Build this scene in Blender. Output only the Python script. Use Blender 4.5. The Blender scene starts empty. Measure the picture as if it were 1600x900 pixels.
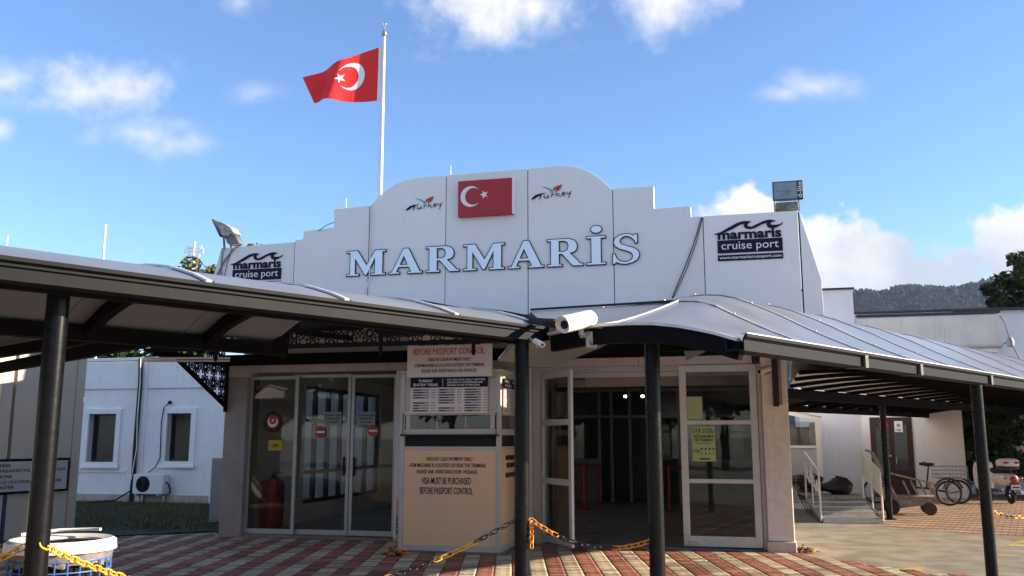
import bpy, bmesh, math, random
from mathutils import Vector, Matrix
random.seed(7)
R_ = math.radians
scene = bpy.context.scene
COL = scene.collection

# ------------------------------------------------------------------ camera, sky, sun, exposure
FPX = 1400.0
PITCH = math.atan(235 / 1400)
CAMH = 1.6
cam_d = bpy.data.cameras.new('camera')
cam_d.sensor_width = 36.0
cam_d.lens = 36.0 * FPX / 1600
cam_d.clip_start = 0.05
cam_d.clip_end = 20000
cam = bpy.data.objects.new('camera', cam_d)
COL.objects.link(cam)
cam.location = (0, 0, CAMH)
cam.rotation_euler = (math.pi / 2 + PITCH, 0, 0)
scene.camera = cam

SUN_EL = 18.0
SUN_AZ = -4.5          # angle in plan from +X, counter-clockwise (sun stands to the right, just behind the facade plane)
world = bpy.data.worlds.new('World')
scene.world = world
world.use_nodes = True
sun_d = bpy.data.lights.new('sun', 'SUN')
sun_d.energy = 5.0
sun_d.angle = R_(0.5)
sun_d.color = (1.0, 0.83, 0.62)
sun = bpy.data.objects.new('sun', sun_d)
COL.objects.link(sun)
sdir = Vector((math.cos(R_(SUN_EL)) * math.cos(R_(SUN_AZ)), math.cos(R_(SUN_EL)) * math.sin(R_(SUN_AZ)), math.sin(R_(SUN_EL))))
sun.rotation_euler = sdir.to_track_quat('Z', 'Y').to_euler()
scene.view_settings.view_transform = 'Standard'
scene.view_settings.look = 'None'
scene.view_settings.gamma = 1.0
scene.view_settings.exposure = 1.5
scene.cycles.max_bounces = 10
scene.cycles.transparent_max_bounces = 16
scene.cycles.sample_clamp_indirect = 8.0
scene.cycles.use_denoising = True


def build_sky():
    nt = world.node_tree
    nt.nodes.clear()
    N, L = nt.nodes.new, nt.links.new
    out = N('ShaderNodeOutputWorld')
    bg = N('ShaderNodeBackground')
    bg.inputs['Strength'].default_value = 0.072
    L(bg.outputs[0], out.inputs[0])
    sky = N('ShaderNodeTexSky')
    sky.sky_type = 'NISHITA'
    sky.sun_disc = False
    sky.sun_elevation = R_(SUN_EL)
    sky.sun_rotation = R_(90 - SUN_AZ)
    sky.air_density = 1.0
    sky.dust_density = 0.0
    sky.ozone_density = 2.0
    tc = N('ShaderNodeTexCoord')

    def vm(op, a, b=None):
        n = N('ShaderNodeVectorMath')
        n.operation = op
        if isinstance(a, (tuple, list)): n.inputs[0].default_value = a
        else: L(a, n.inputs[0])
        if b is not None:
            if isinstance(b, (tuple, list)): n.inputs[1].default_value = b
            else: L(b, n.inputs[1])
        return n.outputs['Value'] if op in ('LENGTH', 'DOT_PRODUCT') else n.outputs[0]

    def mm(op, a, b=None, clamp=False):
        n = N('ShaderNodeMath')
        n.operation = op
        n.use_clamp = clamp
        for i, q in enumerate((a, b)):
            if q is None: continue
            if isinstance(q, (int, float)): n.inputs[i].default_value = q
            else: L(q, n.inputs[i])
        return n.outputs[0]
    d = vm('NORMALIZE', tc.outputs['Generated'])
    # clouds standing in the part of the sky towards +Y: (azimuth tangent, height tangent, radii, weight)
    cl = [(-.500, .403, .120, .056, .60), (-.60, .415, .10, .050, .52), (-.435, .350, .10, .034, .46), (-.385, .338, .08, .028, .40),
          (-.30, .402, .050, .024, .32), (-.325, .515, .045, .024, .30), (-.60, .355, .035, .024, .36), (-.02, .520, .125, .090, .64), (.03, .505, .09, .06, .55),
          (.18, .520, .070, .066, .6), (.235, .545, .06, .055, .6), (.355, .408, .070, .028, .42), (.32, .40, .050, .020, .36),
          (.262, .235, .060, .048, 1.7), (.33, .175, .10, .070, 2.2), (.40, .185, .11, .068, 2.2), (.47, .17, .10, .060, 2.2), (.52, .19, .05, .040, 2.0),
          (.58, .19, .09, .075, 2.2), (.67, .20, .12, .095, 2.2), (.80, .19, .15, .10, 2.2), (.40, .145, .24, .065, 2.2), (.62, .145, .27, .07, 2.2)]
    sep = N('ShaderNodeSeparateXYZ')
    L(d, sep.inputs[0])
    ysafe = mm('MAXIMUM', sep.outputs[1], 0.05)
    tx = mm('DIVIDE', sep.outputs[0], ysafe)
    tz = mm('DIVIDE', sep.outputs[2], ysafe)
    com = N('ShaderNodeCombineXYZ')
    L(tx, com.inputs[0]); L(tz, com.inputs[1])
    uv = com.outputs[0]

    def noise(scale, detail, vec, rough=.55):
        n = N('ShaderNodeTexNoise')
        n.inputs['Scale'].default_value = scale
        n.inputs['Detail'].default_value = detail
        n.inputs['Roughness'].default_value = rough
        L(vec, n.inputs['Vector'])
        return n.outputs[0]
    n1 = noise(9, 8, d)
    n2 = noise(26, 6, d)
    n3 = noise(70, 5, d)
    wob = mm('ADD', mm('ADD', mm('MULTIPLY', mm('SUBTRACT', n1, .5), 1.6), mm('MULTIPLY', mm('SUBTRACT', n2, .5), 1.1)), mm('MULTIPLY', mm('SUBTRACT', n3, .5), .5))
    field = None
    for (x, z, rx, rz, w) in cl:
        q = vm('MULTIPLY', vm('SUBTRACT', uv, (x, z, 0)), (1 / rx, 1 / rz, 0))
        f = mm('MULTIPLY', mm('ADD', mm('SUBTRACT', 1.0, vm('LENGTH', q)), wob), w)
        field = f if field is None else mm('MAXIMUM', field, f)
    front = mm('MULTIPLY', mm('SUBTRACT', sep.outputs[1], .12), 6.0, True)
    # everywhere else: unseen scattered cloud, cover raised to fill the facade with white light
    st = vm('MULTIPLY', d, (1, 1, 2.2))
    g = mm('MULTIPLY', mm('SUBTRACT', noise(3.2, 9, st), .45), 3.2)
    low = mm('MULTIPLY', mm('SUBTRACT', .62, sep.outputs[2]), 1.2)
    g = mm('MULTIPLY', g, mm('SUBTRACT', 1.0, front))
    f = mm('ADD', mm('MULTIPLY', mm('MAXIMUM', field, -1.0), front), g)
    ss = N('ShaderNodeMapRange')
    ss.interpolation_type = 'SMOOTHSTEP'
    ss.inputs['From Min'].default_value = 0.0
    ss.inputs['From Max'].default_value = 0.72
    L(f, ss.inputs[0])
    dens = ss.outputs[0]
    # cloud brightness: bright where thin and high, greyer towards the flat base and inside
    body = mm('ADD', mm('MULTIPLY', mm('SUBTRACT', tz, .15), 6.5), mm('MULTIPLY', mm('SUBTRACT', n1, .5), 3.4), True)
    ramp = N('ShaderNodeValToRGB')
    ramp.color_ramp.elements[0].color = (3.2, 3.5, 4.1, 1)
    ramp.color_ramp.elements[1].color = (5.6, 5.5, 5.4, 1)
    L(body, ramp.inputs[0])
    hs = N('ShaderNodeMix')
    hs.data_type = 'RGBA'; hs.blend_type = 'MULTIPLY'
    hs.inputs[0].default_value = 1.0
    L(sky.outputs[0], hs.inputs[6])
    hs.inputs[7].default_value = (.97, 1.12, 1.40, 1)
    mix = N('ShaderNodeMix')
    mix.data_type = 'RGBA'
    L(mm('MULTIPLY', dens, .96), mix.inputs[0])
    L(hs.outputs[2], mix.inputs[6])
    L(ramp.outputs[0], mix.inputs[7])
    L(mix.outputs[2], bg.inputs[0])


build_sky()

# ------------------------------------------------------------------ measuring helpers: a pixel of the photograph onto a real plane of the place
FWD = Vector((0, math.cos(PITCH), math.sin(PITCH)))
UPV = Vector((0, -math.sin(PITCH), math.cos(PITCH)))
CAMP = Vector((0, 0, CAMH))


def ray(u, v):
    return FWD + Vector((1, 0, 0)) * ((u - 800) / FPX) + UPV * ((450 - v) / FPX)


def onz(u, v, z=0.0):
    r = ray(u, v)
    return CAMP + r * ((z - CAMH) / r.z)


def aty(u, v, y):
    r = ray(u, v)
    return CAMP + r * (y / r.y)


class Frame:
    def __init__(s, o, deg):
        s.o = Vector(o); s.a = R_(deg)
        s.X = Vector((math.cos(s.a), math.sin(s.a), 0)); s.Y = Vector((-math.sin(s.a), math.cos(s.a), 0))

    def w(s, p):
        return s.o + s.X * p[0] + s.Y * p[1] + Vector((0, 0, p[2]))

    def loc(s, P):
        P = Vector(P) - s.o
        return Vector((P.dot(s.X), P.dot(s.Y), P.z))

    def fy(s, u, v, ly):          # pixel onto the plane local y = ly -> (x, z)
        r = ray(u, v)
        t = (ly - (CAMP - s.o).dot(s.Y)) / r.dot(s.Y)
        q = s.loc(CAMP + r * t)
        return q.x, q.z

    def fx(s, u, v, lx):
        r = ray(u, v)
        t = (lx - (CAMP - s.o).dot(s.X)) / r.dot(s.X)
        q = s.loc(CAMP + r * t)
        return q.y, q.z

    def gz(s, u, v, z=0.0):
        return s.loc(onz(u, v, z))


W = Frame((0, 0, 0), 0)
B = Frame(onz(780, 850), -14)                 # the terminal: x along the facade, y into the building
G = Frame((1.57, 6.18, 0), 46)                # the walkway canopies: x along the walkway, y across it


# ------------------------------------------------------------------ materials
MATS = {}


def mat(name, col, rough=.6, metal=0.0, var=.12, scale=3.0, bump=0.0, bscale=60.0, spec=.5, col2=None, emit=None, coat=0.0, dirt=0.0, objvar=0.0):
    if name in MATS: return MATS[name]
    m = bpy.data.materials.new(name)
    m.use_nodes = True
    nt = m.node_tree
    b = nt.nodes['Principled BSDF']
    b.inputs['Roughness'].default_value = rough
    b.inputs['Metallic'].default_value = metal
    b.inputs['Specular IOR Level'].default_value = spec
    b.inputs['Coat Weight'].default_value = coat
    N, L = nt.nodes.new, nt.links.new
    tc = N('ShaderNodeTexCoord')
    n = N('ShaderNodeTexNoise')
    n.inputs['Scale'].default_value = scale
    n.inputs['Detail'].default_value = 7
    n.inputs['Roughness'].default_value = .65
    L(tc.outputs['Object'], n.inputs['Vector'])
    r = N('ShaderNodeValToRGB')
    c2 = col2 or tuple(max(0, c * (1 - 2.2 * var)) for c in col)
    r.color_ramp.elements[0].position = .32
    r.color_ramp.elements[0].color = (*c2, 1)
    r.color_ramp.elements[1].position = .62
    r.color_ramp.elements[1].color = (*col, 1)
    L(n.outputs[0], r.inputs[0])
    last = r.outputs[0]
    if dirt:
        # run-off streaks and blotches: a stain pattern stretched downwards
        mp = N('ShaderNodeMapping')
        mp.inputs['Scale'].default_value = (9, 9, .7)
        L(tc.outputs['Object'], mp.inputs[0])
        nd = N('ShaderNodeTexNoise')
        nd.inputs['Scale'].default_value = 1.6
        nd.inputs['Detail'].default_value = 6
        L(mp.outputs[0], nd.inputs['Vector'])
        rd = N('ShaderNodeValToRGB')
        rd.color_ramp.elements[0].position = .52
        rd.color_ramp.elements[0].color = (0, 0, 0, 1)
        rd.color_ramp.elements[1].position = .75
        rd.color_ramp.elements[1].color = (dirt, dirt, dirt, 1)
        L(nd.outputs[0], rd.inputs[0])
        mx = N('ShaderNodeMix')
        mx.data_type = 'RGBA'
        L(rd.outputs[0], mx.inputs[0])
        L(last, mx.inputs[6])
        mx.inputs[7].default_value = (.16, .13, .10, 1)
        last = mx.outputs[2]
    if objvar:
        oi = N('ShaderNodeObjectInfo')
        mr = N('ShaderNodeMapRange')
        mr.inputs['To Min'].default_value = 1 - objvar
        L(oi.outputs['Random'], mr.inputs[0])
        mo = N('ShaderNodeMix'); mo.data_type = 'RGBA'; mo.blend_type = 'MULTIPLY'; mo.inputs[0].default_value = 1
        L(last, mo.inputs[6]); L(mr.outputs[0], mo.inputs[7])
        last = mo.outputs[2]
    L(last, b.inputs['Base Color'])
    rr = N('ShaderNodeMapRange')
    rr.inputs['To Min'].default_value = max(.02, rough - .1)
    rr.inputs['To Max'].default_value = min(1, rough + .1)
    L(n.outputs[0], rr.inputs[0])
    L(rr.outputs[0], b.inputs['Roughness'])
    if bump:
        n2 = N('ShaderNodeTexNoise')
        n2.inputs['Scale'].default_value = bscale
        n2.inputs['Detail'].default_value = 4
        L(tc.outputs['Object'], n2.inputs['Vector'])
        bp = N('ShaderNodeBump')
        bp.inputs['Strength'].default_value = bump
        bp.inputs['Distance'].default_value = .02
        L(n2.outputs[0], bp.inputs['Height'])
        L(bp.outputs[0], b.inputs['Normal'])
    if emit:
        b.inputs['Emission Color'].default_value = (*emit[0], 1)
        b.inputs['Emission Strength'].default_value = emit[1]
    MATS[name] = m
    return m


def glass(name, tint=(.8, .85, .84), refl=1.0, rough=.01):
    if name in MATS: return MATS[name]
    m = bpy.data.materials.new(name)
    m.use_nodes = True
    nt = m.node_tree
    nt.nodes.clear()
    N, L = nt.nodes.new, nt.links.new
    out = N('ShaderNodeOutputMaterial')
    t = N('ShaderNodeBsdfTransparent')
    t.inputs[0].default_value = (*tint, 1)
    g = N('ShaderNodeBsdfGlossy')
    g.inputs['Roughness'].default_value = rough
    fr = N('ShaderNodeFresnel')
    fr.inputs[0].default_value = 1.5
    mx = N('ShaderNodeMath')
    mx.operation = 'MULTIPLY_ADD'
    mx.inputs[1].default_value = refl
    mx.inputs[2].default_value = .0
    L(fr.outputs[0], mx.inputs[0])
    tc = N('ShaderNodeTexCoord')
    nz = N('ShaderNodeTexNoise')
    nz.inputs['Scale'].default_value = 1.3
    L(tc.outputs['Object'], nz.inputs['Vector'])
    bp = N('ShaderNodeBump')
    bp.inputs['Strength'].default_value = .03
    bp.inputs['Distance'].default_value = .05
    L(nz.outputs[0], bp.inputs['Height'])
    L(bp.outputs[0], g.inputs['Normal'])
    s = N('ShaderNodeMixShader')
    L(mx.outputs[0], s.inputs[0]); L(t.outputs[0], s.inputs[1]); L(g.outputs[0], s.inputs[2])
    L(s.outputs[0], out.inputs[0])
    MATS[name] = m
    return m


def leafmat(name, c1, c2):
    if name in MATS: return MATS[name]
    m = bpy.data.materials.new(name)
    m.use_nodes = True
    nt = m.node_tree
    b = nt.nodes['Principled BSDF']
    N, L = nt.nodes.new, nt.links.new
    g = N('ShaderNodeNewGeometry')
    r = N('ShaderNodeValToRGB')
    r.color_ramp.elements[0].color = (*c1, 1)
    r.color_ramp.elements[1].color = (*c2, 1)
    L(g.outputs['Random Per Island'], r.inputs[0])
    L(r.outputs[0], b.inputs['Base Color'])
    b.inputs['Roughness'].default_value = .7
    b.inputs['Specular IOR Level'].default_value = .2
    MATS[name] = m
    return m


WHITE = mat('white_panel_paint', (.84, .82, .79), .45, var=.02, scale=1.2, dirt=.045, objvar=.05)
WHITEF = mat('white_frame_paint', (.74, .73, .71), .4, var=.05, scale=4, dirt=.06)
STUCCO = mat('white_stucco', (.84, .84, .84), .85, var=.04, scale=1.5, bump=.25, bscale=40, dirt=.10)
STUCCO2 = mat('warm_white_stucco', (.80, .77, .74), .85, var=.05, scale=1.5, bump=.25, bscale=45, dirt=.10)
COLM = mat('cracked_cream_plaster', (.84, .74, .65), .85, var=.07, scale=9, bump=.5, bscale=28, dirt=.12)
ALU = mat('grey_aluminium_frame', (.46, .45, .44), .42, .35, var=.06, scale=5)
ALUW = mat('pale_aluminium_frame', (.62, .61, .59), .4, .2, var=.05, scale=5)
GALV2 = mat('worn_gutter_joint', (.10, .10, .09), .5, .2, var=.3, scale=25)
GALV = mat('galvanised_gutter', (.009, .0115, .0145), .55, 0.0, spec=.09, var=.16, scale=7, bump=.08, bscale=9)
BLACK = mat('black_steel_paint', (.005, .005, .0065), .27, 0.0, var=.15, scale=20, bump=.02, bscale=25, spec=.22)
DARKB = mat('black_beam_paint', (.0065, .006, .0075), .6, spec=.06, var=.2, scale=10)
SHEET = mat('grey_roof_sheet', (.27, .285, .30), .33, .3, var=.12, scale=1.1, objvar=.16, dirt=.10, spec=.6, bump=.05, bscale=4)
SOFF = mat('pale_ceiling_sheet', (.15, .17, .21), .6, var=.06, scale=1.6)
SEAM = mat('aluminium_seam', (.62, .62, .62), .4, .25, var=.1, scale=9)
RUB = mat('black_rubber', (.012, .012, .013), .7, var=.2, scale=20)
NAVY = mat('navy_print', (.010, .013, .036), .6, spec=.15, var=.08, scale=9)
INK = mat('black_ink', (.010, .010, .012), .6, spec=.15, var=.05, scale=9)
RED = mat('red_sign_paint', (.42, .016, .02), .45, var=.06, scale=3)
REDP = mat('red_print', (.50, .03, .03), .5, var=.06, scale=5)
WPRINT = mat('white_print', (.78, .78, .78), .5, var=.02, scale=3)
GPRINT = mat('grey_print', (.33, .31, .31), .6, var=.1, scale=30)
BLUEP = mat('blue_print', (.03, .18, .50), .5, var=.05)
PAPER = mat('paper_white', (.72, .62, .55), .7, var=.04, scale=3)
BEIGE = mat('beige_booth_panel', (.78, .51, .31), .5, var=.03, scale=1.2, dirt=.04)
BEIGEF = mat('beige_booth_frame', (.52, .46, .40), .45, var=.04, scale=3)
GLASSD = glass('tinted_door_glass', (.84, .86, .84), .7)
GLASSL = glass('clear_window_glass', (.93, .94, .95), .8)
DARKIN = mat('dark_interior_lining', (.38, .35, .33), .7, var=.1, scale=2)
YEL = mat('yellow_chain_plastic', (.78, .40, .03), .42, var=.06, scale=20)
YELO = mat('orange_chain_plastic', (.72, .28, .03), .42, var=.06, scale=20)
BLK = mat('black_chain_plastic', (.015, .014, .014), .4, var=.1, scale=20)
STEEL = mat('brushed_steel', (.5, .5, .5), .35, .85, var=.1, scale=12)
CREAMW = mat('camera_cream_enamel', (.80, .77, .70), .35, var=.03, scale=8, coat=.2)


# ------------------------------------------------------------------ mesh building
INFO = {}      # object -> (frame, origin) of the thing it belongs to


class MB:
    def __init__(s):
        s.v = []; s.f = []

    def add(s, vs, fs):
        k = len(s.v)
        s.v += [tuple(q) for q in vs]
        s.f += [tuple(i + k for i in f) for f in fs]
        return s

    def box(s, x0, x1, y0, y1, z0, z1):
        if x0 > x1: x0, x1 = x1, x0
        if y0 > y1: y0, y1 = y1, y0
        if z0 > z1: z0, z1 = z1, z0
        return s.add([(x0, y0, z0), (x1, y0, z0), (x1, y1, z0), (x0, y1, z0), (x0, y0, z1), (x1, y0, z1), (x1, y1, z1), (x0, y1, z1)],
                     [(0, 3, 2, 1), (4, 5, 6, 7), (0, 1, 5, 4), (1, 2, 6, 5), (2, 3, 7, 6), (3, 0, 4, 7)])

    def bar(s, p, q, w, h, up=(0, 0, 1)):
        p, q, up = Vector(p), Vector(q), Vector(up)
        d = (q - p).normalized()
        a = d.cross(up)
        if a.length < 1e-4: a = d.cross(Vector((1, 0, 0)))
        a.normalize()
        b = a.cross(d).normalized()
        a *= w / 2; b *= h / 2
        vs = [o + i * a + j * b for o in (p, q) for i, j in ((-1, -1), (1, -1), (1, 1), (-1, 1))]
        return s.add(vs, [(0, 1, 2, 3), (7, 6, 5, 4), (0, 4, 5, 1), (1, 5, 6, 2), (2, 6, 7, 3), (3, 7, 4, 0)])

    def tube(s, pts, r, n=8, closed=False, cap=True):
        pts = [Vector(p) for p in pts]
        m = len(pts)
        rs = r if isinstance(r, (list, tuple)) else [r] * m
        prev = None
        rings = []
        for i, p in enumerate(pts):
            if closed: d = pts[(i + 1) % m] - pts[i - 1]
            else: d = pts[min(i + 1, m - 1)] - pts[max(i - 1, 0)]
            d.normalize()
            if prev is None:
                a = d.orthogonal().normalized()
            else:
                a = prev - d * prev.dot(d)
                if a.length < 1e-5: a = d.orthogonal()
                a.normalize()
            prev = a
            b = d.cross(a)
            rings.append([p + rs[i] * (a * math.cos(2 * math.pi * k / n) + b * math.sin(2 * math.pi * k / n)) for k in range(n)])
        vs = [q for rg in rings for q in rg]
        fs = []
        for i in range(m if closed else m - 1):
            j = (i + 1) % m
            for k in range(n):
                fs.append((i * n + k, i * n + (k + 1) % n, j * n + (k + 1) % n, j * n + k))
        if cap and not closed:
            fs.append(tuple(range(n - 1, -1, -1)))
            fs.append(tuple((m - 1) * n + k for k in range(n)))
        return s.add(vs, fs)

    def lathe(s, prof, n=20, c=(0, 0, 0), axis='Z', ring=False):
        vs = []
        for (r, z) in prof:
            for k in range(n):
                a = 2 * math.pi * k / n
                q = (r * math.cos(a), r * math.sin(a), z)
                if axis == 'Y': q = (q[0], q[2], q[1])
                if axis == 'X': q = (q[2], q[0], q[1])
                vs.append((c[0] + q[0], c[1] + q[1], c[2] + q[2]))
        fs = []
        for i in range(len(prof) - 1):
            for k in range(n):
                fs.append((i * n + k, i * n + (k + 1) % n, (i + 1) * n + (k + 1) % n, (i + 1) * n + k))
        if ring:
            i = len(prof) - 1
            for k in range(n): fs.append((i * n + k, i * n + (k + 1) % n, (k + 1) % n, k))
            return s.add(vs, fs)
        fs.append(tuple(range(n - 1, -1, -1)))
        fs.append(tuple((len(prof) - 1) * n + k for k in range(n)))
        return s.add(vs, fs)

    def prism(s, poly, y0, y1):           # polygon in x,z swept along y
        n = len(poly)
        vs = [(x, y0, z) for x, z in poly] + [(x, y1, z) for x, z in poly]
        fs = [tuple(range(n)), tuple(range(2 * n - 1, n - 1, -1))]
        for i in range(n):
            j = (i + 1) % n
            fs.append((i, i + n, j + n, j))
        return s.add(vs, fs)

    def prismz(s, poly, z0, z1):
        n = len(poly)
        vs = [(x, y, z0) for x, y in poly] + [(x, y, z1) for x, y in poly]
        fs = [tuple(range(n - 1, -1, -1)), tuple(range(n, 2 * n))]
        for i in range(n):
            j = (i + 1) % n
            fs.append((i, j, j + n, i + n))
        return s.add(vs, fs)

    def prismx(s, poly, x0, x1):          # polygon in y,z swept along x
        n = len(poly)
        vs = [(x0, y, z) for y, z in poly] + [(x1, y, z) for y, z in poly]
        fs = [tuple(range(n)), tuple(range(2 * n - 1, n - 1, -1))]
        for i in range(n):
            j = (i + 1) % n
            fs.append((i, i + n, j + n, j))
        return s.add(vs, fs)

    def sheet(s, rows, th=.006):          # rows of points lofted, with a thickness downwards
        nr, nc = len(rows), len(rows[0])
        top = [Vector(p) for r in rows for p in r]
        k = len(top)
        vs = top + [p - Vector((0, 0, th)) for p in top]
        fs = []
        for i in range(nr - 1):
            for j in range(nc - 1):
                a, b, c, d = i * nc + j, i * nc + j + 1, (i + 1) * nc + j + 1, (i + 1) * nc + j
                fs.append((a, b, c, d)); fs.append((d + k, c + k, b + k, a + k))
        for j in range(nc - 1):
            a, b = j, j + 1
            fs.append((b, a, a + k, b + k))
            a, b = (nr - 1) * nc + j, (nr - 1) * nc + j + 1
            fs.append((a, b, b + k, a + k))
        for i in range(nr - 1):
            a, b = i * nc, (i + 1) * nc
            fs.append((a, b, b + k, a + k))
            a, b = i * nc + nc - 1, (i + 1) * nc + nc - 1
            fs.append((b, a, a + k, b + k))
        return s.add(vs, fs)

    def ribbon(s, pts, w, y, th=.003):    # flat stroke in the x,z plane
        ws = w if isinstance(w, (list, tuple)) else [w] * len(pts)
        L_, R2 = [], []
        for i, (x, z) in enumerate(pts):
            x0, z0 = pts[max(i - 1, 0)]; x1, z1 = pts[min(i + 1, len(pts) - 1)]
            dx, dz = x1 - x0, z1 - z0
            l = math.hypot(dx, dz) or 1
            nx, nz = -dz / l * ws[i] / 2, dx / l * ws[i] / 2
            L_.append((x + nx, z + nz)); R2.append((x - nx, z - nz))
        for i in range(len(pts) - 1):
            s.prism([L_[i], L_[i + 1], R2[i + 1], R2[i]], y, y - th)
        return s

    def build(s, name, m, parent=None, smooth=True, bevel=0, frame=None, origin=None, **tags):
        if parent is not None and parent in INFO:
            fr, og = INFO[parent]
        else:
            fr, og = frame or W, Vector(origin or (0, 0, 0))
        me = bpy.data.meshes.new(name)
        me.from_pydata([(a - og[0], b - og[1], c - og[2]) for a, b, c in s.v], [], s.f)
        bm = bmesh.new()
        bm.from_mesh(me)
        bmesh.ops.recalc_face_normals(bm, faces=bm.faces)
        bm.to_mesh(me)
        bm.free()
        return link_mesh(name, me, m, parent, fr, og, smooth, bevel, tags)


def link_mesh(name, me, m, parent, fr, og, smooth=True, bevel=0, tags=None):
    for q in (m if isinstance(m, (list, tuple)) else [m]): me.materials.append(q)
    if smooth:
        me.polygons.foreach_set('use_smooth', [True] * len(me.polygons))
        me.set_sharp_from_angle(angle=R_(32))
    o = bpy.data.objects.new(name, me)
    COL.objects.link(o)
    if parent is not None:
        o.parent = parent
    else:
        o.location = fr.w(og)
        o.rotation_euler = (0, 0, fr.a)
    INFO[o] = (fr, Vector(og))
    if bevel:
        md = o.modifiers.new('bevel', 'BEVEL')
        md.width = bevel; md.segments = 2; md.limit_method = 'ANGLE'; md.angle_limit = R_(40)
    tag(o, **(tags or {}))
    return o


def tag(o, label=None, cat=None, group=None, kind=None):
    if label: o['label'] = label
    if cat: o['category'] = cat
    if group: o['group'] = group
    if kind: o['kind'] = kind


def thing(name, label, cat, frame=W, origin=(0, 0, 0), group=None):
    o = bpy.data.objects.new(name, None)
    o.empty_display_size = .1
    COL.objects.link(o)
    o.location = frame.w(origin)
    o.rotation_euler = (0, 0, frame.a)
    INFO[o] = (frame, Vector(origin))
    tag(o, label, cat, group)
    return o


def copy_tree(o, parent=None):
    c = o.copy()
    COL.objects.link(c)
    INFO[c] = INFO.get(o)
    if parent is not None: c.parent = parent
    for ch in list(o.children): copy_tree(ch, c)
    return c


def box(name, m, parent, x0, x1, y0, y1, z0, z1, bevel=0, **k):
    return MB().box(x0, x1, y0, y1, z0, z1).build(name, m, parent, bevel=bevel, **k)


def curve_mesh(splines, offset=0.0, extrude=0.0):
    cu = bpy.data.curves.new('tmp', 'CURVE')
    cu.dimensions = '2D'; cu.fill_mode = 'BOTH'
    cu.offset = offset; cu.extrude = extrude
    for pts in splines:
        sp = cu.splines.new('POLY')
        sp.points.add(len(pts) - 1)
        for p, q in zip(sp.points, pts): p.co = (q[0], q[1], 0, 1)
        sp.use_cyclic_u = True
    ob = bpy.data.objects.new('tmp', cu)
    me = bpy.data.meshes.new_from_object(ob)
    bpy.data.objects.remove(ob)
    return me


def place_flat(me, name, m, parent, lx, ly, lz, axis='y'):
    """a mesh drawn in x,y is stood up in the x,z plane of the thing's frame, facing -y (or +x)"""
    fr, og = INFO[parent]
    for v in me.vertices:
        x, y, z = v.co
        if axis == 'y': v.co = (lx + x - og[0], ly - z - og[1], lz + y - og[2])
        else: v.co = (lx + z - og[0], ly + x - og[1], lz + y - og[2])
    return link_mesh(name, me, m, parent, fr, og, smooth=False)


def text(s, m, parent, lx, ly, lz, width=None, height=None, align='CENTER', bold=0.0, name='lettering', axis='y', shear=0, th=.0015):
    cu = bpy.data.curves.new('tmp', 'FONT')
    cu.body = s
    cu.align_x = align
    cu.size = 1.0
    cu.offset = bold
    cu.extrude = th
    cu.shear = shear
    cu.resolution_u = 3
    ob = bpy.data.objects.new('tmp', cu)
    me = bpy.data.meshes.new_from_object(ob)
    bpy.data.objects.remove(ob)
    xs = [v.co.x for v in me.vertices]; ys = [v.co.y for v in me.vertices]
    if not xs: return None
    w = max(xs) - min(xs)
    hh = .73
    sy = (height / hh) if height else None
    sx = (width / w) if width else sy
    if sy is None: sy = sx
    x0 = min(xs) if align == 'LEFT' else ((max(xs) + min(xs)) / 2 if align == 'CENTER' else max(xs))
    for v in me.vertices:
        v.co = ((v.co.x - x0) * sx, v.co.y * sy, v.co.z)
    return place_flat(me, name, m, parent, lx, ly, lz, axis)


def disc(cx, cz, r, n=28, a0=0, a1=2 * math.pi):
    return [(cx + r * math.cos(a0 + (a1 - a0) * k / n), cz + r * math.sin(a0 + (a1 - a0) * k / n)) for k in range(n)]


def crescent(cx, cz, r, r2, off, n=26):
    # outer circle minus inner circle shifted by +off
    d = off
    xi = (d * d + r * r - r2 * r2) / (2 * d)
    a = math.acos(max(-1, min(1, xi / r)))
    b = math.acos(max(-1, min(1, (xi - d) / r2)))
    pts = [(cx + r * math.cos(a + (2 * math.pi - 2 * a) * k / n), cz + r * math.sin(a + (2 * math.pi - 2 * a) * k / n)) for k in range(n + 1)]
    pts += [(cx + d + r2 * math.cos(2 * math.pi - b - (2 * math.pi - 2 * b) * k / n), cz + r2 * math.sin(2 * math.pi - b - (2 * math.pi - 2 * b) * k / n)) for k in range(1, n)]
    return pts


def star(cx, cz, r, rot=0):
    return [(cx + (r if k % 2 == 0 else r * .382) * math.cos(rot + k * math.pi / 5), cz + (r if k % 2 == 0 else r * .382) * math.sin(rot + k * math.pi / 5)) for k in range(10)]


def X(u, ly=0.0, v=700): return B.fy(u, v, ly)[0]
def Z(v, ly=0.0, u=800): return B.fy(u, v, ly)[1]
def g2(u, v, z=0.0):
    p = onz(u, v, z); return (p.x, p.y)
def bw(x, y):
    p = B.w((x, y, 0)); return (p.x, p.y)


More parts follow.
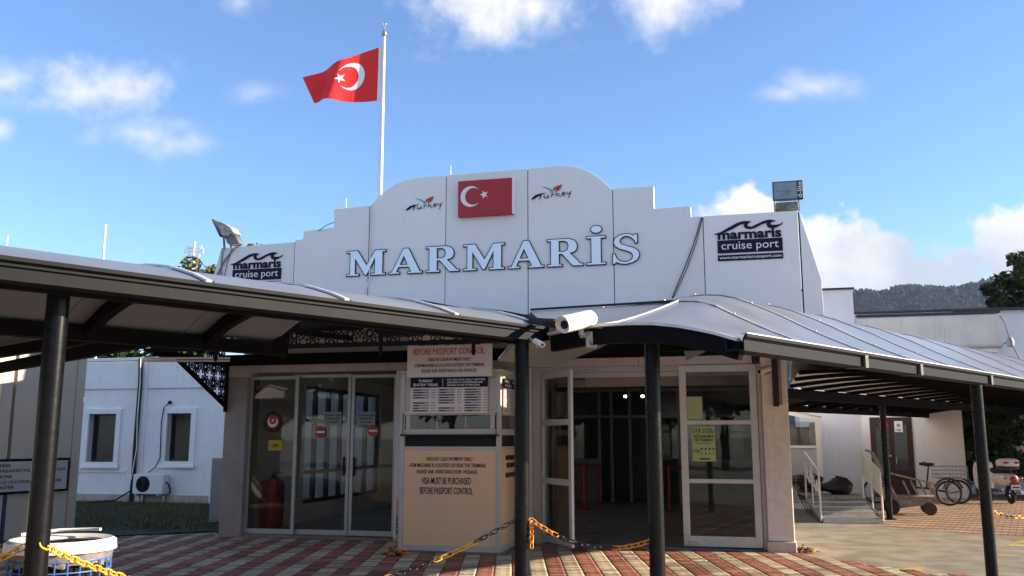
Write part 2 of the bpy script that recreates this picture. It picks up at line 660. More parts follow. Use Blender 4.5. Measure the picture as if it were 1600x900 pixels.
# ------------------------------------------------------------------ the ground
def ground_mat():
    m = mat('worn_concrete', (.285, .26, .215), .8, var=.10, scale=.35, bump=.15, bscale=30, dirt=0)
    nt = m.node_tree
    N, L = nt.nodes.new, nt.links.new
    b = nt.nodes['Principled BSDF']
    src = b.inputs['Base Color'].links[0].from_socket
    tc = N('ShaderNodeTexCoord')
    n = N('ShaderNodeTexNoise'); n.inputs['Scale'].default_value = 2.3; n.inputs['Detail'].default_value = 9
    L(tc.outputs['Object'], n.inputs['Vector'])
    r = N('ShaderNodeValToRGB')
    r.color_ramp.elements[0].position = .40; r.color_ramp.elements[0].color = (.66, .65, .64, 1)
    r.color_ramp.elements[1].position = .60; r.color_ramp.elements[1].color = (1, 1, 1, 1)
    L(n.outputs[0], r.inputs[0])
    x = N('ShaderNodeMix'); x.data_type = 'RGBA'; x.blend_type = 'MULTIPLY'; x.inputs[0].default_value = 1
    L(src, x.inputs[6]); L(r.outputs[0], x.inputs[7])
    L(x.outputs[2], b.inputs['Base Color'])
    return m


S = 2600
MB().add([(-S, -S, 0), (S, -S, 0), (S, S, 0), (-S, S, 0)], [(0, 1, 2, 3)]).build('ground', mat('grey_forecourt', (.46, .42, .35), .85, var=.12, scale=.5), kind='structure')
APR = [(4.0, 6), (9, 3), (22, 8), (34, 22), (34, 30), (3, 30)]
MB().add([(x, y, .002) for x, y in APR], [tuple(range(len(APR)))]).build('concrete_apron', ground_mat(), kind='structure', smooth=False)


def stripe_mat(name, ax=0.0, period=.43, bricks=True):
    m = bpy.data.materials.new(name)
    m.use_nodes = True
    nt = m.node_tree
    b = nt.nodes['Principled BSDF']
    N, L = nt.nodes.new, nt.links.new
    tc = N('ShaderNodeTexCoord')
    mp = N('ShaderNodeMapping'); mp.inputs['Rotation'].default_value = (0, 0, ax)
    L(tc.outputs['Object'], mp.inputs[0])
    sx = N('ShaderNodeSeparateXYZ'); L(mp.outputs[0], sx.inputs[0])
    fr = N('ShaderNodeMath'); fr.operation = 'FRACT'
    dv = N('ShaderNodeMath'); dv.operation = 'DIVIDE'; dv.inputs[1].default_value = period
    L(sx.outputs[0], dv.inputs[0]); L(dv.outputs[0], fr.inputs[0])
    gt = N('ShaderNodeMath'); gt.operation = 'GREATER_THAN'; gt.inputs[1].default_value = .5
    L(fr.outputs[0], gt.inputs[0])
    cm = N('ShaderNodeMix'); cm.data_type = 'RGBA'
    L(gt.outputs[0], cm.inputs[0])
    cm.inputs[6].default_value = (.30, .115, .075, 1)
    cm.inputs[7].default_value = (.42, .36, .27, 1)
    n = N('ShaderNodeTexNoise'); n.inputs['Scale'].default_value = 1.7; n.inputs['Detail'].default_value = 8
    L(tc.outputs['Object'], n.inputs['Vector'])
    r = N('ShaderNodeValToRGB')
    r.color_ramp.elements[0].position = .3; r.color_ramp.elements[0].color = (.6, .58, .56, 1)
    r.color_ramp.elements[1].position = .65; r.color_ramp.elements[1].color = (1, 1, 1, 1)
    L(n.outputs[0], r.inputs[0])
    x = N('ShaderNodeMix'); x.data_type = 'RGBA'; x.blend_type = 'MULTIPLY'; x.inputs[0].default_value = 1
    L(cm.outputs[2], x.inputs[6]); L(r.outputs[0], x.inputs[7])
    br = N('ShaderNodeTexBrick'); br.inputs['Scale'].default_value = 1.0
    br.inputs['Brick Width'].default_value = period / 2; br.inputs['Row Height'].default_value = .11
    br.inputs['Mortar Size'].default_value = .006
    br.offset = 0.0
    br.inputs['Color1'].default_value = (1, 1, 1, 1); br.inputs['Color2'].default_value = (.82, .82, .82, 1)
    br.inputs['Mortar'].default_value = (.35, .32, .3, 1)
    L(mp.outputs[0], br.inputs['Vector'])
    y = N('ShaderNodeMix'); y.data_type = 'RGBA'; y.blend_type = 'MULTIPLY'; y.inputs[0].default_value = 1
    L(x.outputs[2], y.inputs[6]); L(br.outputs[0], y.inputs[7])
    L(y.outputs[2], b.inputs['Base Color'])
    b.inputs['Roughness'].default_value = .75
    return m


def g2l(a, b):
    p = G.w((a, b, 0)); return (p.x, p.y)


PAV = [g2(1237, 864), g2(1340, 880), g2(1445, 896), g2l(6.5, -.6), g2l(-16, -.6), (-22, 9.0), (-16, 13.0), g2(60, 848), g2(120, 843), g2(335, 833), bw(-4.9, .02), bw(4.25, .02)]
paving = MB().add([(x, y, .004) for x, y in PAV], [tuple(range(len(PAV)))]).build('paving', stripe_mat('striped_paving'), kind='structure', smooth=False)
PAV2 = [g2(1372, 822), g2(1540, 836), g2(1700, 842), (32, 16), (40, 40), (12, 40), g2(1290, 781), g2(1310, 800)]
MB().add([(x, y, .004) for x, y in PAV2], [tuple(range(len(PAV2)))]).build('paving_rear', stripe_mat('rear_paving', R_(-60), .5), kind='structure', smooth=False)


YM = mat('mottled_yellow', (.52, .42, .14), .8, var=.3, scale=3, bump=.1)  # flat yellow patches laid on the concrete
for k, q in enumerate((((1366, 898), (1392, 889), (1446, 887), (1428, 905), (1380, 908)), ((1573, 853), (1592, 845), (1640, 846), (1640, 858)))):
    MB().add([(*g2(u, v), .0065) for u, v in q], [tuple(range(len(q)))]).build('yellow_patch', YM, kind='structure', smooth=False)


def inside(poly, x, y):
    c = False
    n = len(poly)
    for i in range(n):
        x1, y1 = poly[i]; x2, y2 = poly[i - 1]
        if (y1 > y) != (y2 > y) and x < (x2 - x1) * (y - y1) / (y2 - y1) + x1: c = not c
    return c


def make_pavers():
    red, cream = MB(), MB()
    P = .43; h = P / 2; d = .112
    for i in range(-46, 34):
        for j in range(86, 140):
            cx, cy = (i + .5) * h, (j + .5) * d
            if not inside(PAV, cx, cy): continue
            if B.loc((cx, cy, 0)).y > -.12: continue
            g = .004
            w, e = h / 2 - g, d / 2 - g
            k = .022
            z = .013 + random.uniform(-.0015, .0015)
            tl = random.uniform(-.0012, .0012)
            poly = [(-w + k, -e), (-w / 3, -e - k * .6), (w / 3, -e + k * .6), (w - k, -e), (w, -e / 2), (w - k, 0), (w, e / 2), (w - k, e), (w / 3, e + k * .6), (-w / 3, e - k * .6), (-w + k, e), (-w, e / 2), (-w + k, 0), (-w, -e / 2)]
            n = len(poly)
            vs = [(cx + a, cy + b, .004) for a, b in poly] + [(cx + a * .965, cy + b * .94, z + tl * (1 if a > 0 else -1)) for a, b in poly]
            fs = [tuple(range(n, 2 * n))] + [(q, (q + 1) % n, (q + 1) % n + n, q + n) for q in range(n)]
            (red if (cx / P) % 1 < .5 else cream).add(vs, fs)
    rm = leafmat('red_paver', (.15, .055, .042), (.37, .16, .115))
    cm = leafmat('cream_paver', (.20, .165, .12), (.56, .47, .33))
    red.build('red_paver', rm, paving, smooth=False, kind='stuff')
    cream.build('cream_paver', cm, paving, smooth=False, kind='stuff')


make_pavers()

LAWN = [g2(60, 846), g2(120, 842), g2(336, 832), bw(-4.95, .2), bw(-4.95, 6.2), bw(-16, 6.2), (-18, 15)]
lawn = MB().prismz(LAWN, .0, .03).build('lawn', mat('lawn_soil', (.035, .05, .015), .9, var=.3, scale=2), kind='structure', smooth=False)


def make_grass():
    mb = MB()
    for _ in range(16000):
        lx = random.uniform(-12.5, -5.0); ly = random.uniform(.1, 6.2)
        p = B.w((lx, ly, 0))
        if not inside(LAWN, p.x, p.y): continue
        h = random.uniform(.03, .085); a = random.uniform(0, 6.28); w = .006
        dx, dy = math.cos(a) * w, math.sin(a) * w
        lx2, ly2 = random.uniform(-.03, .03), random.uniform(-.03, .03)
        mb.add([(p.x - dx, p.y - dy, .03), (p.x + dx, p.y + dy, .03), (p.x + lx2, p.y + ly2, .03 + h)], [(0, 1, 2)])
    mb.build('grass', leafmat('grass_blade', (.03, .06, .012), (.09, .12, .03)), kind='stuff', smooth=False, label='short dark green grass of the lawn before the white house', cat='grass')


make_grass()

# ------------------------------------------------------------------ the terminal
term = thing('terminal_building', 'white port terminal with stepped and arched parapet and glazed ground floor', 'building', B)
PY0, PY1 = -.28, -.14          # the parapet panels' front and back


def pz(u, v): return B.fy(u, v, PY0)


seams = [345, 461, 578, 697.5, 824.5, 957, 1098, 1248]
Zlow = 3.36


def curve_pts(pts):
    return [pz(u, v) for u, v in pts]


tops = [
    [(345, 388), (461, 378)],
    [(461, 375.5), (473.5, 374), (475, 361.5), (522, 355.5), (522, 327), (578, 321.5)],
    [(578, 321.5), (582, 318), (590, 309), (600, 300), (613, 291), (627, 284), (642, 279.5), (662, 277), (697.5, 274)],
    [(697.5, 274), (824.5, 263.5)],
    [(824.5, 263.5), (868, 259.5), (886, 259), (902, 261.5), (916, 266), (930, 273.5), (942, 283), (950, 290), (954, 294.5), (957, 295)],
    [(957, 295), (1021, 290.5), (1022, 326), (1079, 322), (1080, 339), (1098, 338)],
    [(1098, 338), (1246, 329)],
    [(1248, 330), (1284, 438), (1285, 452)],
]
ends = seams[1:] + [1286]
for i, tp in enumerate(tops):
    P = curve_pts(tp)
    x0, x1 = P[0][0], P[-1][0]
    g = .006
    P[0] = (P[0][0] + g, P[0][1]); P[-1] = (P[-1][0] - g, P[-1][1])
    lo = Zlow + (.0 if i != 0 else 0)
    if i == 0:
        poly = [(x0 - .22, Zlow), (x0 - .10, 4.4)] + P + [(x1 - g, Zlow)]
    elif i == 7:
        poly = [(P[0][0], Zlow)] + P + [(P[-1][0] + .01, Zlow)]
    else:
        poly = [(P[0][0], Zlow)] + P + [(P[-1][0], Zlow)]
    off = random.uniform(-.004, .004)
    MB().prism(poly, PY0 + off, PY1).build('parapet_panel', WHITE, term, smooth=False, bevel=.004)
    if 0 < i < 8:      # dark joint strip behind the open seam
        zt = min(P[0][1], curve_pts(tops[i - 1])[-1][1]) - .01
        box('panel_joint', BLACK, term, x0 - .012, x0 + .012, PY0 + .012, PY0 + .03, Zlow, zt)
XL, XR = -4.72, 4.27
# parapet backing: steel frame behind the panels, side wing at the right
box('parapet_frame', mat('galvanised_frame', (.4, .4, .4), .5, .6), term, -4.9, 4.45, PY1 + .004, PY1 + .06, 3.40, 4.75)
# roof, outer walls
box('roof', mat('roof_felt', (.25, .25, .25), .9), term, XL, XR + .02, -.02, 12.2, 3.30, 3.42)
m = MB().box(XL, XL + .2, .33, 2.35, 0, 3.295).box(XL, XL + .2, 2.35, 6.2, 0, .35).box(XL, XL + .2, 2.35, 6.2, 2.62, 3.295).box(XL, XL + .2, 6.2, 12.0, 0, 3.295)
m.build('wall', STUCCO2, term, smooth=False)
box('wall', STUCCO2, term, XR - .2, XR, .42, 12.0, 0, 3.299)
# front: header, columns, wall behind the booth
hz = Z(576, 0, 600)
head = mat('cream_fascia', (.56, .50, .45), .6, var=.06, scale=2, dirt=.12)
for a, b in ((XL + .35, -3.6), (-3.6, -1.9), (-1.9, .1), (.1, 2.2), (2.2, XR - .40)):
    box('fascia', head, term, a + .004, b - .004, -.03, .18, hz - .03, 3.33)
box('wall', STUCCO2, term, X(617), X(832), .0, .16, 0, hz - .035)
# left pier
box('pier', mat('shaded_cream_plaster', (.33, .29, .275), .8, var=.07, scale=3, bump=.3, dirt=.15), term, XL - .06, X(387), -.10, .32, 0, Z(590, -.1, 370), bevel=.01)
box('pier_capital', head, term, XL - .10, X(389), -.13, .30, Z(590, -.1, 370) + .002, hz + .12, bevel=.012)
# right pier with plinth
cx0, cx1 = X(1194, -.12), X(1235, -.12)
pier = box('pier', COLM, term, cx0, cx1, -.12, .40, .16, 3.30, bevel=.012)
box('plinth', mat('pier_plinth', (.60, .56, .51), .85, var=.1, scale=6, bump=.4, dirt=.25), pier, cx0 - .02, cx1 + .02, -.145, .42, 0, .158, bevel=.012)
# threshold in front of the doors
box('threshold', mat('grey_threshold', (.22, .20, .19), .6, var=.15, scale=5), term, X(383), X(617), -.10, .16, .0, .045, bevel=.006)
box('threshold', MATS['grey_threshold'], term, X(838), cx0 - .01, -.06, .3, .0, .03, bevel=.006)

# interior
FL = mat('interior_floor', (.44, .39, .35), .3, var=.08, scale=2)
box('floor', FL, term, XL + .2, XR - .2, .165, 12.0, .0, .02)
box('ceiling', mat('interior_ceiling', (.5, .48, .46), .8), term, XL + .2, XR - .2, .2, 12.0, 2.86, 2.95)
box('bulkhead', mat('bulkhead_cream', (.50, .44, .39), .7), term, X(846) + .05, XR - .31, 1.0, 1.1, 2.44, 2.858)
# glazed side of the left hall, looking onto the white house
bz0, bz1 = .35, 2.62
ys = [2.35, 2.95, 3.55, 4.15, 4.8, 5.5, 6.2]
fr = MB()
for y in ys: fr.box(XL + .06, XL + .14, y - .04, y + .04, bz0, bz1)
for z in (bz0 + .04, .95, 1.95, bz1 - .04): fr.box(XL + .062, XL + .138, 2.39, 6.16, z - .035, z + .035)
rw = fr.build('side_window_frame', mat('dark_blue_frame', (.015, .018, .03), .4), term, smooth=False)
for a, b in zip(ys[:-1], ys[1:]):
    MB().box(XL + .097, XL + .103, a + .041, b - .041, bz0 + .05, bz1 - .05).build('pane', GLASSL, rw, smooth=False)
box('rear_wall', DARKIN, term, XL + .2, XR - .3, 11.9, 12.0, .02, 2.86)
# partition across the right hall
py = 9.4
zr = Z(651, py, 960)
pf = MB()
pxs = [X(617, py) - .6, X(880, py), X(937, py), X(956, py), X(985, py), X(1012, py), X(1062, py), XR - .31]
for x in pxs: pf.box(x - .035, x + .035, py - .02, py + .05, .02, 2.858)
for z in (zr, 2.82): pf.box(pxs[0], pxs[-1], py - .018, py + .048, z - .035, z + .035)
pf.box(pxs[1], pxs[2], py - .018, py + .048, 1.0, 1.08).box(pxs[6], pxs[7], py - .018, py + .048, 1.0, 1.08)
pp = pf.build('partition_frame', mat('partition_alu', (.34, .33, .33), .4, .3), term, smooth=False)
for i in (1, 6): box('counter_panel', mat('counter_front', (.36, .30, .27), .6), pp, pxs[i] + .036, pxs[i + 1] - .036, py - .01, py + .03, .02, .999)
box('counter_panel', MATS['counter_front'], pp, pxs[0] + .036, pxs[1] - .036, py - .01, py + .03, .02, .999)
for i in range(len(pxs) - 1):
    dark = i in (3, 4)
    MB().box(pxs[i] + .036, pxs[i + 1] - .036, py + .005, py + .011, .06 if dark else 1.09, zr - .036).build('pane', mat('smoked_panel', (.03, .028, .03), .2) if dark else GLASSD, pp, smooth=False)
    MB().box(pxs[i] + .036, pxs[i + 1] - .036, py + .005, py + .011, zr + .036, 2.78).build('pane', mat('smoked_panel', (.03, .028, .03), .2), pp, smooth=False)
for u in (977, 1004):
    x, z = B.fy(u, 621, 4.2)
    MB().lathe([(.0, 0), (.02, 0), (.026, .01), (.026, .04), (.0, .04)], 12, (x, 4.2, z)).build('ceiling_spot', mat('lit_lamp', (.9, .9, .9), .4, emit=((1, .95, .85), 14)), term)
    MB().tube([(x, 4.2, z + .04), (x, 4.2, 2.86)], .006, 6).build('lamp_rod', BLACK, term)


# doors
def leaf(u0, u1, v_top, v_bot, ly, rails=(), name='glass_door', mt=ALU, w=.055, side=None, th=.045, glassm=None):
    x0, x1 = (X(u0, ly), X(u1, ly))
    z1 = Z(v_top, ly, (u0 + u1) / 2); z0 = max(.05, Z(v_bot, ly, (u0 + u1) / 2))
    e = bpy.data.objects.new(name, None)
    COL.objects.link(e); e.parent = term; INFO[e] = INFO[term]
    m = MB()
    m.box(x0, x0 + w, ly, ly + th, z0, z1).box(x1 - w, x1, ly, ly + th, z0, z1)
    m.box(x0 + w, x1 - w, ly + .001, ly + th - .001, z1 - w, z1).box(x0 + w, x1 - w, ly + .001, ly + th - .001, z0, z0 + w * 1.5)
    for v in rails:
        z = Z(v, ly, (u0 + u1) / 2)
        m.box(x0 + w, x1 - w, ly + .002, ly + th - .002, z - .03, z + .03)
    m.build('frame', mt, e, smooth=False, bevel=.004)
    zs = [z0 + w * 1.5] + sorted(Z(v, ly, (u0 + u1) / 2) for v in rails) + [z1 - w]
    for k in range(len(zs) - 1):
        a = zs[k] + (.03 if k else 0); b = zs[k + 1] - (.03 if k < len(zs) - 2 else 0)
        MB().box(x0 + w + .002, x1 - w - .002, ly + th / 2 - .004, ly + th / 2 + .004, a, b).build('pane', glassm or GLASSD, e, smooth=False)
    return e, x0, x1, z0, z1


leaf(386, 463, 588, 838, .02, name='glass_side_light')
d1 = leaf(457, 546, 585, 838, .085)
d2 = leaf(547, 619, 585, 838, .02)
MB().box(d1[2] - .10, d1[2] - .07, .05, .085, 1.0, 1.3).build('pull_handle', BLACK, d1[0], smooth=False)
MB().box(d2[1] + .07, d2[1] + .10, -.012, .02, 1.0, 1.3).build('pull_handle', BLACK, d2[0], smooth=False)
# right doors: fixed jamb, leaf standing open, leaf at the right
rl = leaf(1064, 1186, 570, 856, -.03, rails=(660, 752), mt=ALUW, w=.10, th=.06)
MB().box(rl[1] + .02, rl[1] + .075, -.05, -.03, .07, .22).box(rl[1] + .08, rl[1] + .22, -.055, -.032, .075, .115).build('bolt', STEEL, rl[0], smooth=False, bevel=.004)
MB().box(X(1187, 0), cx0 - .004, -.01, .12, .03, hz - .035).build('door_jamb', ALU, term, smooth=False)
MB().box(X(833), X(846), -.02, .12, .03, hz - .035).build('door_jamb', ALU, term, smooth=False)
MB().box(X(846) + .003, cx0 - .15, .0, .10, hz - .12, hz - .034).build('door_head', ALU, term, smooth=False)


def swung_leaf():
    # hinged at the left jamb, swung outwards towards the booth
    hx, hy = X(846) + .01, -.03
    e = bpy.data.objects.new('glass_door', None)
    COL.objects.link(e); e.parent = term; INFO[e] = INFO[term]
    ang = R_(-50)
    L = .95
    ex, ey = hx + L * math.cos(ang) * 1.0, hy + L * math.sin(ang)
    z0, z1 = .06, hz - .13
    d = Vector((ex - hx, ey - hy, 0)).normalized()
    P = lambda t, z: Vector((hx, hy, 0)) + d * t + Vector((0, 0, z))
    m = MB()
    up = Vector((0, 0, 1))
    m.bar(P(.04, z0), P(.04, z1), .045, .08, d).bar(P(L - .04, z0), P(L - .04, z1), .045, .08, d)
    rails = [z0 + .06, Z(752, -.3, 870), Z(660, -.3, 870), z1 - .05]
    for z in rails: m.bar(P(.08, z), P(L - .08, z), .043, .09, up)
    m.build('frame', ALUW, e, smooth=False, bevel=.004)
    for a, b in zip(rails[:-1], rails[1:]):
        MB().bar(P(.082, (a + b) / 2), P(L - .082, (a + b) / 2), .008, b - a - .092, up).build('pane', GLASSD, e, smooth=False)


def swung_in():
    pass


swung_leaf()
box('transom', ALU, term, X(846) + .003, cx0 - .15, .02, .08, hz - .20, hz - .125)

# things behind the doors
def barrier(u, v, label, belt=None, h=.92):
    p = B.gz(u, v, .02)
    t = thing('queue_barrier_post', label, 'barrier post', B, (p.x, p.y, .02), 'red queue barrier posts in the hall')
    rm = mat('red_barrier_enamel', (.80, .02, .02), .35, var=.05)
    MB().lathe([(0, .02), (.16, .02), (.16, .032), (.13, .045), (.03, .06), (0, .06)], 20, (p.x, p.y, 0)).build('base', rm, t)
    MB().lathe([(.0, .055), (.03, .055), (.03, h), (.036, h), (.036, h + .07), (.0, h + .075)], 14, (p.x, p.y, .0)).build('pole', rm, t)
    if belt:
        q = B.gz(*belt, .02)
        MB().bar((p.x, p.y, h + .03), (q.x, q.y, h + .03), .008, .05).build('belt', rm, t)


barrier(914, 797, 'red queue barrier post nearest the open doorway, in front of its neighbours', (897, 783))
barrier(936, 786, 'red queue barrier post behind the nearest one, to its right', (914, 797))
barrier(897, 783, 'red queue barrier post close to the swung glass door, its edge cut off')
barrier(924, 776, 'red queue barrier post at the back of the cluster', (936, 786))
barrier(1047, 801, 'lone dark red queue barrier post at the right of the doorway', (1075, 795))

p = Vector((X(429, .75), .75, .02))
bin_ = thing('fire_extinguisher', 'large red fire extinguisher behind the left glass side light', 'fire extinguisher', B, (p.x, p.y, .02))
rm = mat('red_enamel', (.33, .012, .015), .35, var=.05)
MB().lathe([(0, .02), (.19, .02), (.20, .05), (.20, .80), (.17, .88), (.08, .93), (0, .94)], 22, (p.x, p.y, 0)).build('cylinder', rm, bin_)
MB().lathe([(0, .93), (.04, .93), (.04, 1.0), (0, 1.0)], 12, (p.x, p.y, 0)).tube([(p.x, p.y, .99), (p.x + .1, p.y, 1.02), (p.x + .2, p.y, 1.0)], .016, 8).build('valve', BLACK, bin_)
MB().tube([(p.x + .05, p.y - .05, .97), (p.x + .22, p.y - .1, .85), (p.x + .26, p.y - .1, .45), (p.x + .22, p.y - .08, .25)], .018, 8).build('hose', RUB, bin_)


# ------------------------------------------------------------------ the walkway canopies
def interp(tab, t):
    if t <= tab[0][0]: return tab[0][1]
    for (a, za), (b, zb) in zip(tab[:-1], tab[1:]):
        if t <= b:
            return za + (zb - za) * (t - a) / (b - a)
    return tab[-1][1]


VAULT = [(0, 2.27), (.2, 2.32), (.5, 2.43), (.84, 2.58), (1.2, 2.76), (1.5, 2.93), (1.77, 3.06), (2.0, 3.17), (2.3, 3.27), (2.6, 3.31), (2.95, 3.28), (3.3, 3.17), (3.7, 2.97), (4.05, 2.75), (4.36, 2.50)]


def tmax(s):
    t = 0.3
    while t < 4.34:
        q = B.loc(G.w((s, t, 0)))
        if (q.x < 4.55 and q.y > -.34) or (q.x < 2.95 and q.y > -2.3): break
        t += .03
    return min(t, 4.34)


def vz(s, t):
    z = interp(VAULT, t)
    cap = 2.97 + .36 * max(0, min(1, (s - 2) / 1.6))     # the ridge rises over the first bay
    k = z - (cap - .12)
    return z if k <= 0 else cap - .12 * math.exp(-k / .12)


def vrow(s, n=22, lift=0.0):
    tm = tmax(s)
    return [(s, tm * k / n, vz(s, tm * k / n) + lift) for k in range(n + 1)]


rc = thing('walkway_canopy', 'barrel-vaulted grey sheet walkway canopy on the right with black posts', 'canopy', G, (0, 0, 0))
seam_s = [2.01, 3.54, 4.75, 6.05, 7.5, 9.1, 10.8, 12.6, 14.4, 16.4, 18.6, 21, 23.5, 26]
for a, b in zip(seam_s[:-1], seam_s[1:]):
    rows = [vrow(a + .004), vrow((2 * a + b) / 3), vrow((a + 2 * b) / 3), vrow(b - .004)]
    MB().sheet(rows, .008).build('roof_sheet', SHEET, rc)
for s in seam_s:
    pts = [(s, t, z + .010) for _, t, z in vrow(s)]
    m = MB()
    for p, q in zip(pts[:-1], pts[1:]): m.bar(p, q, .035, .010)
    o = m.build('seam_strip', SEAM, rc, smooth=False)
    m = MB()
    for p, q in zip(pts[:-1], pts[1:]): m.bar((p[0] + .026, p[1], p[2] - .004), (q[0] + .026, q[1], q[2] - .004), .014, .012)
    m.build('seam_gasket', RUB, o, smooth=False)
    m = MB()
    for k in range(2, len(pts), 4):
        x, y, z = pts[k]
        m.lathe([(0, 0), (.012, 0), (.010, .012), (0, .013)], 6, (x, y, z + .004))
    m.build('screws', STEEL, o, smooth=False, kind='stuff')
# lower hip bay at the near end
END = [(0, 2.27), (.18, 2.33), (.33, 2.37), (.5, 2.41), (.71, 2.445), (.95, 2.465), (1.2, 2.475)]
r0 = [(0.0, 1.2 * k / 12, interp(END, 1.2 * k / 12)) for k in range(13)]
r1 = [(2.0, 1.80 * k / 12, vz(2.0, 1.80 * k / 12)) for k in range(13)]
hip = []
for j in range(7):
    w = j / 6
    e = w ** 1.15
    hip.append([(a[0] * (1 - w) + b[0] * w, a[1] * (1 - w) + b[1] * w, a[2] * (1 - e) + b[2] * e) for a, b in zip(r0, r1)])
MB().sheet(hip, .008).build('roof_sheet', SHEET, rc)
hl = [r[-1] for r in hip]
m = MB()
for p, q in zip(hl[:-1], hl[1:]): m.bar((p[0], p[1], p[2] + .012), (q[0], q[1], q[2] + .012), .03, .012)
m.build('hip_strip', SEAM, rc, smooth=False)
# panel falling away behind the hip to the left canopy
rows = []
for j in range(7):
    w = j / 6
    a = Vector(hl[j]); b = Vector((-.02 + 1.5 * w, 1.78 + 1.55 * w, 2.54 + .42 * w))
    rows.append([a * (1 - k / 5) + b * (k / 5) + Vector((0, 0, -.012)) for k in range(6)])
MB().sheet(rows, .008).build('roof_sheet', SHEET, rc)
fan = []
for j in range(6):
    t = 1.80 + (tmax(2.0) - 1.80) * j / 5
    a = Vector((2.0, t, vz(2.0, t))); b = rows[-1][j]
    fan.append([a * (1 - k / 4) + b * (k / 4) for k in range(5)])
MB().sheet(fan, .008).build('roof_sheet', SHEET, rc)
for rr in (rows[-1],):
    m = MB()
    for p, q in zip(rr[:-1], rr[1:]): m.bar(p + Vector((0, 0, .02)), q + Vector((0, 0, .02)), .03, .02)
    m.build('seam_strip', RUB, rc, smooth=False)
m = MB()
ee = [(0.0, t, interp(END, t)) for t in [k * .06 for k in range(0, 21)]] + [(0, 1.45, 2.47), (0, 1.75, 2.45)]
for p, q in zip(ee[:-1], ee[1:]): m.bar((p[0] + .04, p[1], p[2] - .075), (q[0] + .04, q[1], q[2] - .075), .06, .13)
m.build('end_arch', DARKB, rc, smooth=False)
m = MB()
for p, q in zip(ee[:-1], ee[1:]): m.bar((p[0] - .005, p[1], p[2] + .004), (q[0] - .005, q[1], q[2] + .004), .05, .022)
m.build('end_trim', SEAM, rc, smooth=False)
# ribs under the sheets
def czr(t): return 2.27 + .22 * t / 4.34 + .20 * math.sin(math.pi * t / 4.34)


SOF2 = mat('pale_vault_lining', (.62, .60, .57), .6, var=.08, scale=1.6)
s = 6.9
while s < 26:
    tm = tmax(s)
    m = MB()
    rr = [(s, .16 + (tm - .16) * k / 14, czr(.16 + (tm - .16) * k / 14) - .034) for k in range(15)]
    for p, q in zip(rr[:-1], rr[1:]): m.bar(p, q, .06, .06)
    m.build('rib', DARKB, rc, smooth=False)
    e_ = s + .95
    rows = [[(x, .16 + (tmax(x) - .16) * k / 14, czr(.16 + (tmax(x) - .16) * k / 14)) for k in range(15)] for x in (s + .002, e_ - .002)]
    MB().sheet(rows, .006).build('lining_sheet', SOF2, rc)
    s = e_
# gutter in lengths
for a, b in ((-.02, 1.95), (1.95, 3.2), (3.2, 5.3), (5.3, 8), (8, 11), (11, 14), (14, 18), (18, 22), (22, 26)):
    poly = [(-.05, 2.195), (.10, 2.195), (.10, 2.30), (.085, 2.30), (.085, 2.21), (-.04, 2.21), (-.04, 2.28), (-.06, 2.31), (-.075, 2.31), (-.075, 2.29), (-.05, 2.27)]
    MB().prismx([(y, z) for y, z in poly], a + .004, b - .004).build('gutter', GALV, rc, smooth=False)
    MB().prismx([(-.082, 2.185), (.105, 2.185), (.105, 2.193), (-.055, 2.193), (-.055, 2.272), (-.082, 2.29)], b - .03, b + .03).build('gutter_joint', GALV2, rc, smooth=False)
    box('gutter_lip', SEAM, rc, a + .004, b - .004, -.08, -.03, 2.311, 2.318)
box('eaves_beam', DARKB, rc, .1, 26, .11, .15, 2.20, 2.26)
# beam carrying the rear of the vault, and the lean-to bay behind it
box('rear_beam', DARKB, rc, 8.9, 26, 4.26, 4.38, 2.28, 2.46)
LT = [(4.39, 2.47), (4.8, 2.46), (5.3, 2.42), (5.95, 2.33)]
lts = [11.55, 13.2, 14.9, 16.6, 18.3, 20, 21.7, 23.4, 25.1, 26]
for a, b in zip(lts[:-1], lts[1:]):
    MB().sheet([[(x, t, z) for t, z in LT] for x in (a + .003, b - .003)], .008).build('roof_sheet', SOFF, rc)
s = 11.6
while s < 26:
    m = MB()
    for p, q in zip(LT[:-1], LT[1:]): m.bar((s, p[0], p[1] - .05), (s, q[0], q[1] - .05), .06, .08)
    m.build('rib', DARKB, rc, smooth=False)
    s += .85
box('rear_beam', DARKB, rc, 11.5, 26, 5.9, 6.0, 2.16, 2.30)
for (s, t, zt, r) in ((.30, .94, 2.40, .06), (5.06, .02, 2.175, .06), (12.96, 4.2, 2.28, .065), (11.55, 5.95, 2.16, .05)):
    if s == 11.55: continue
    po = MB().tube([(s, t, 0), (s, t, zt)], r, 24).build('post', BLACK, rc)
    MB().lathe([(0, 0), (r * 2, 0), (r * 2, .012), (0, .012)], 20, (s, t, .005)).build('foot_plate', BLACK, po)

lc = thing('walkway_canopy', 'shallow curved walkway canopy crossing the left foreground with long grey gutter', 'canopy', G, (-4, 2, 0))
LV = [(1.80, 2.515), (2.0, 2.585), (2.3, 2.665), (2.6, 2.72), (3.0, 2.75), (3.4, 2.72), (3.8, 2.64), (4.2, 2.49)]
sE = G.gz(447, 556, 2.36).x


def lvz(x, t):
    z = interp(LV, t) + .03 * max(0, (x + 4) / 4) * ((t - 1.8) / 1.2 if t < 3 else 1)
    h = max(0, min(1, (x - sE + .1) / .1))
    return z + h * max(0, 2.77 - z) if t > 3.0 else z


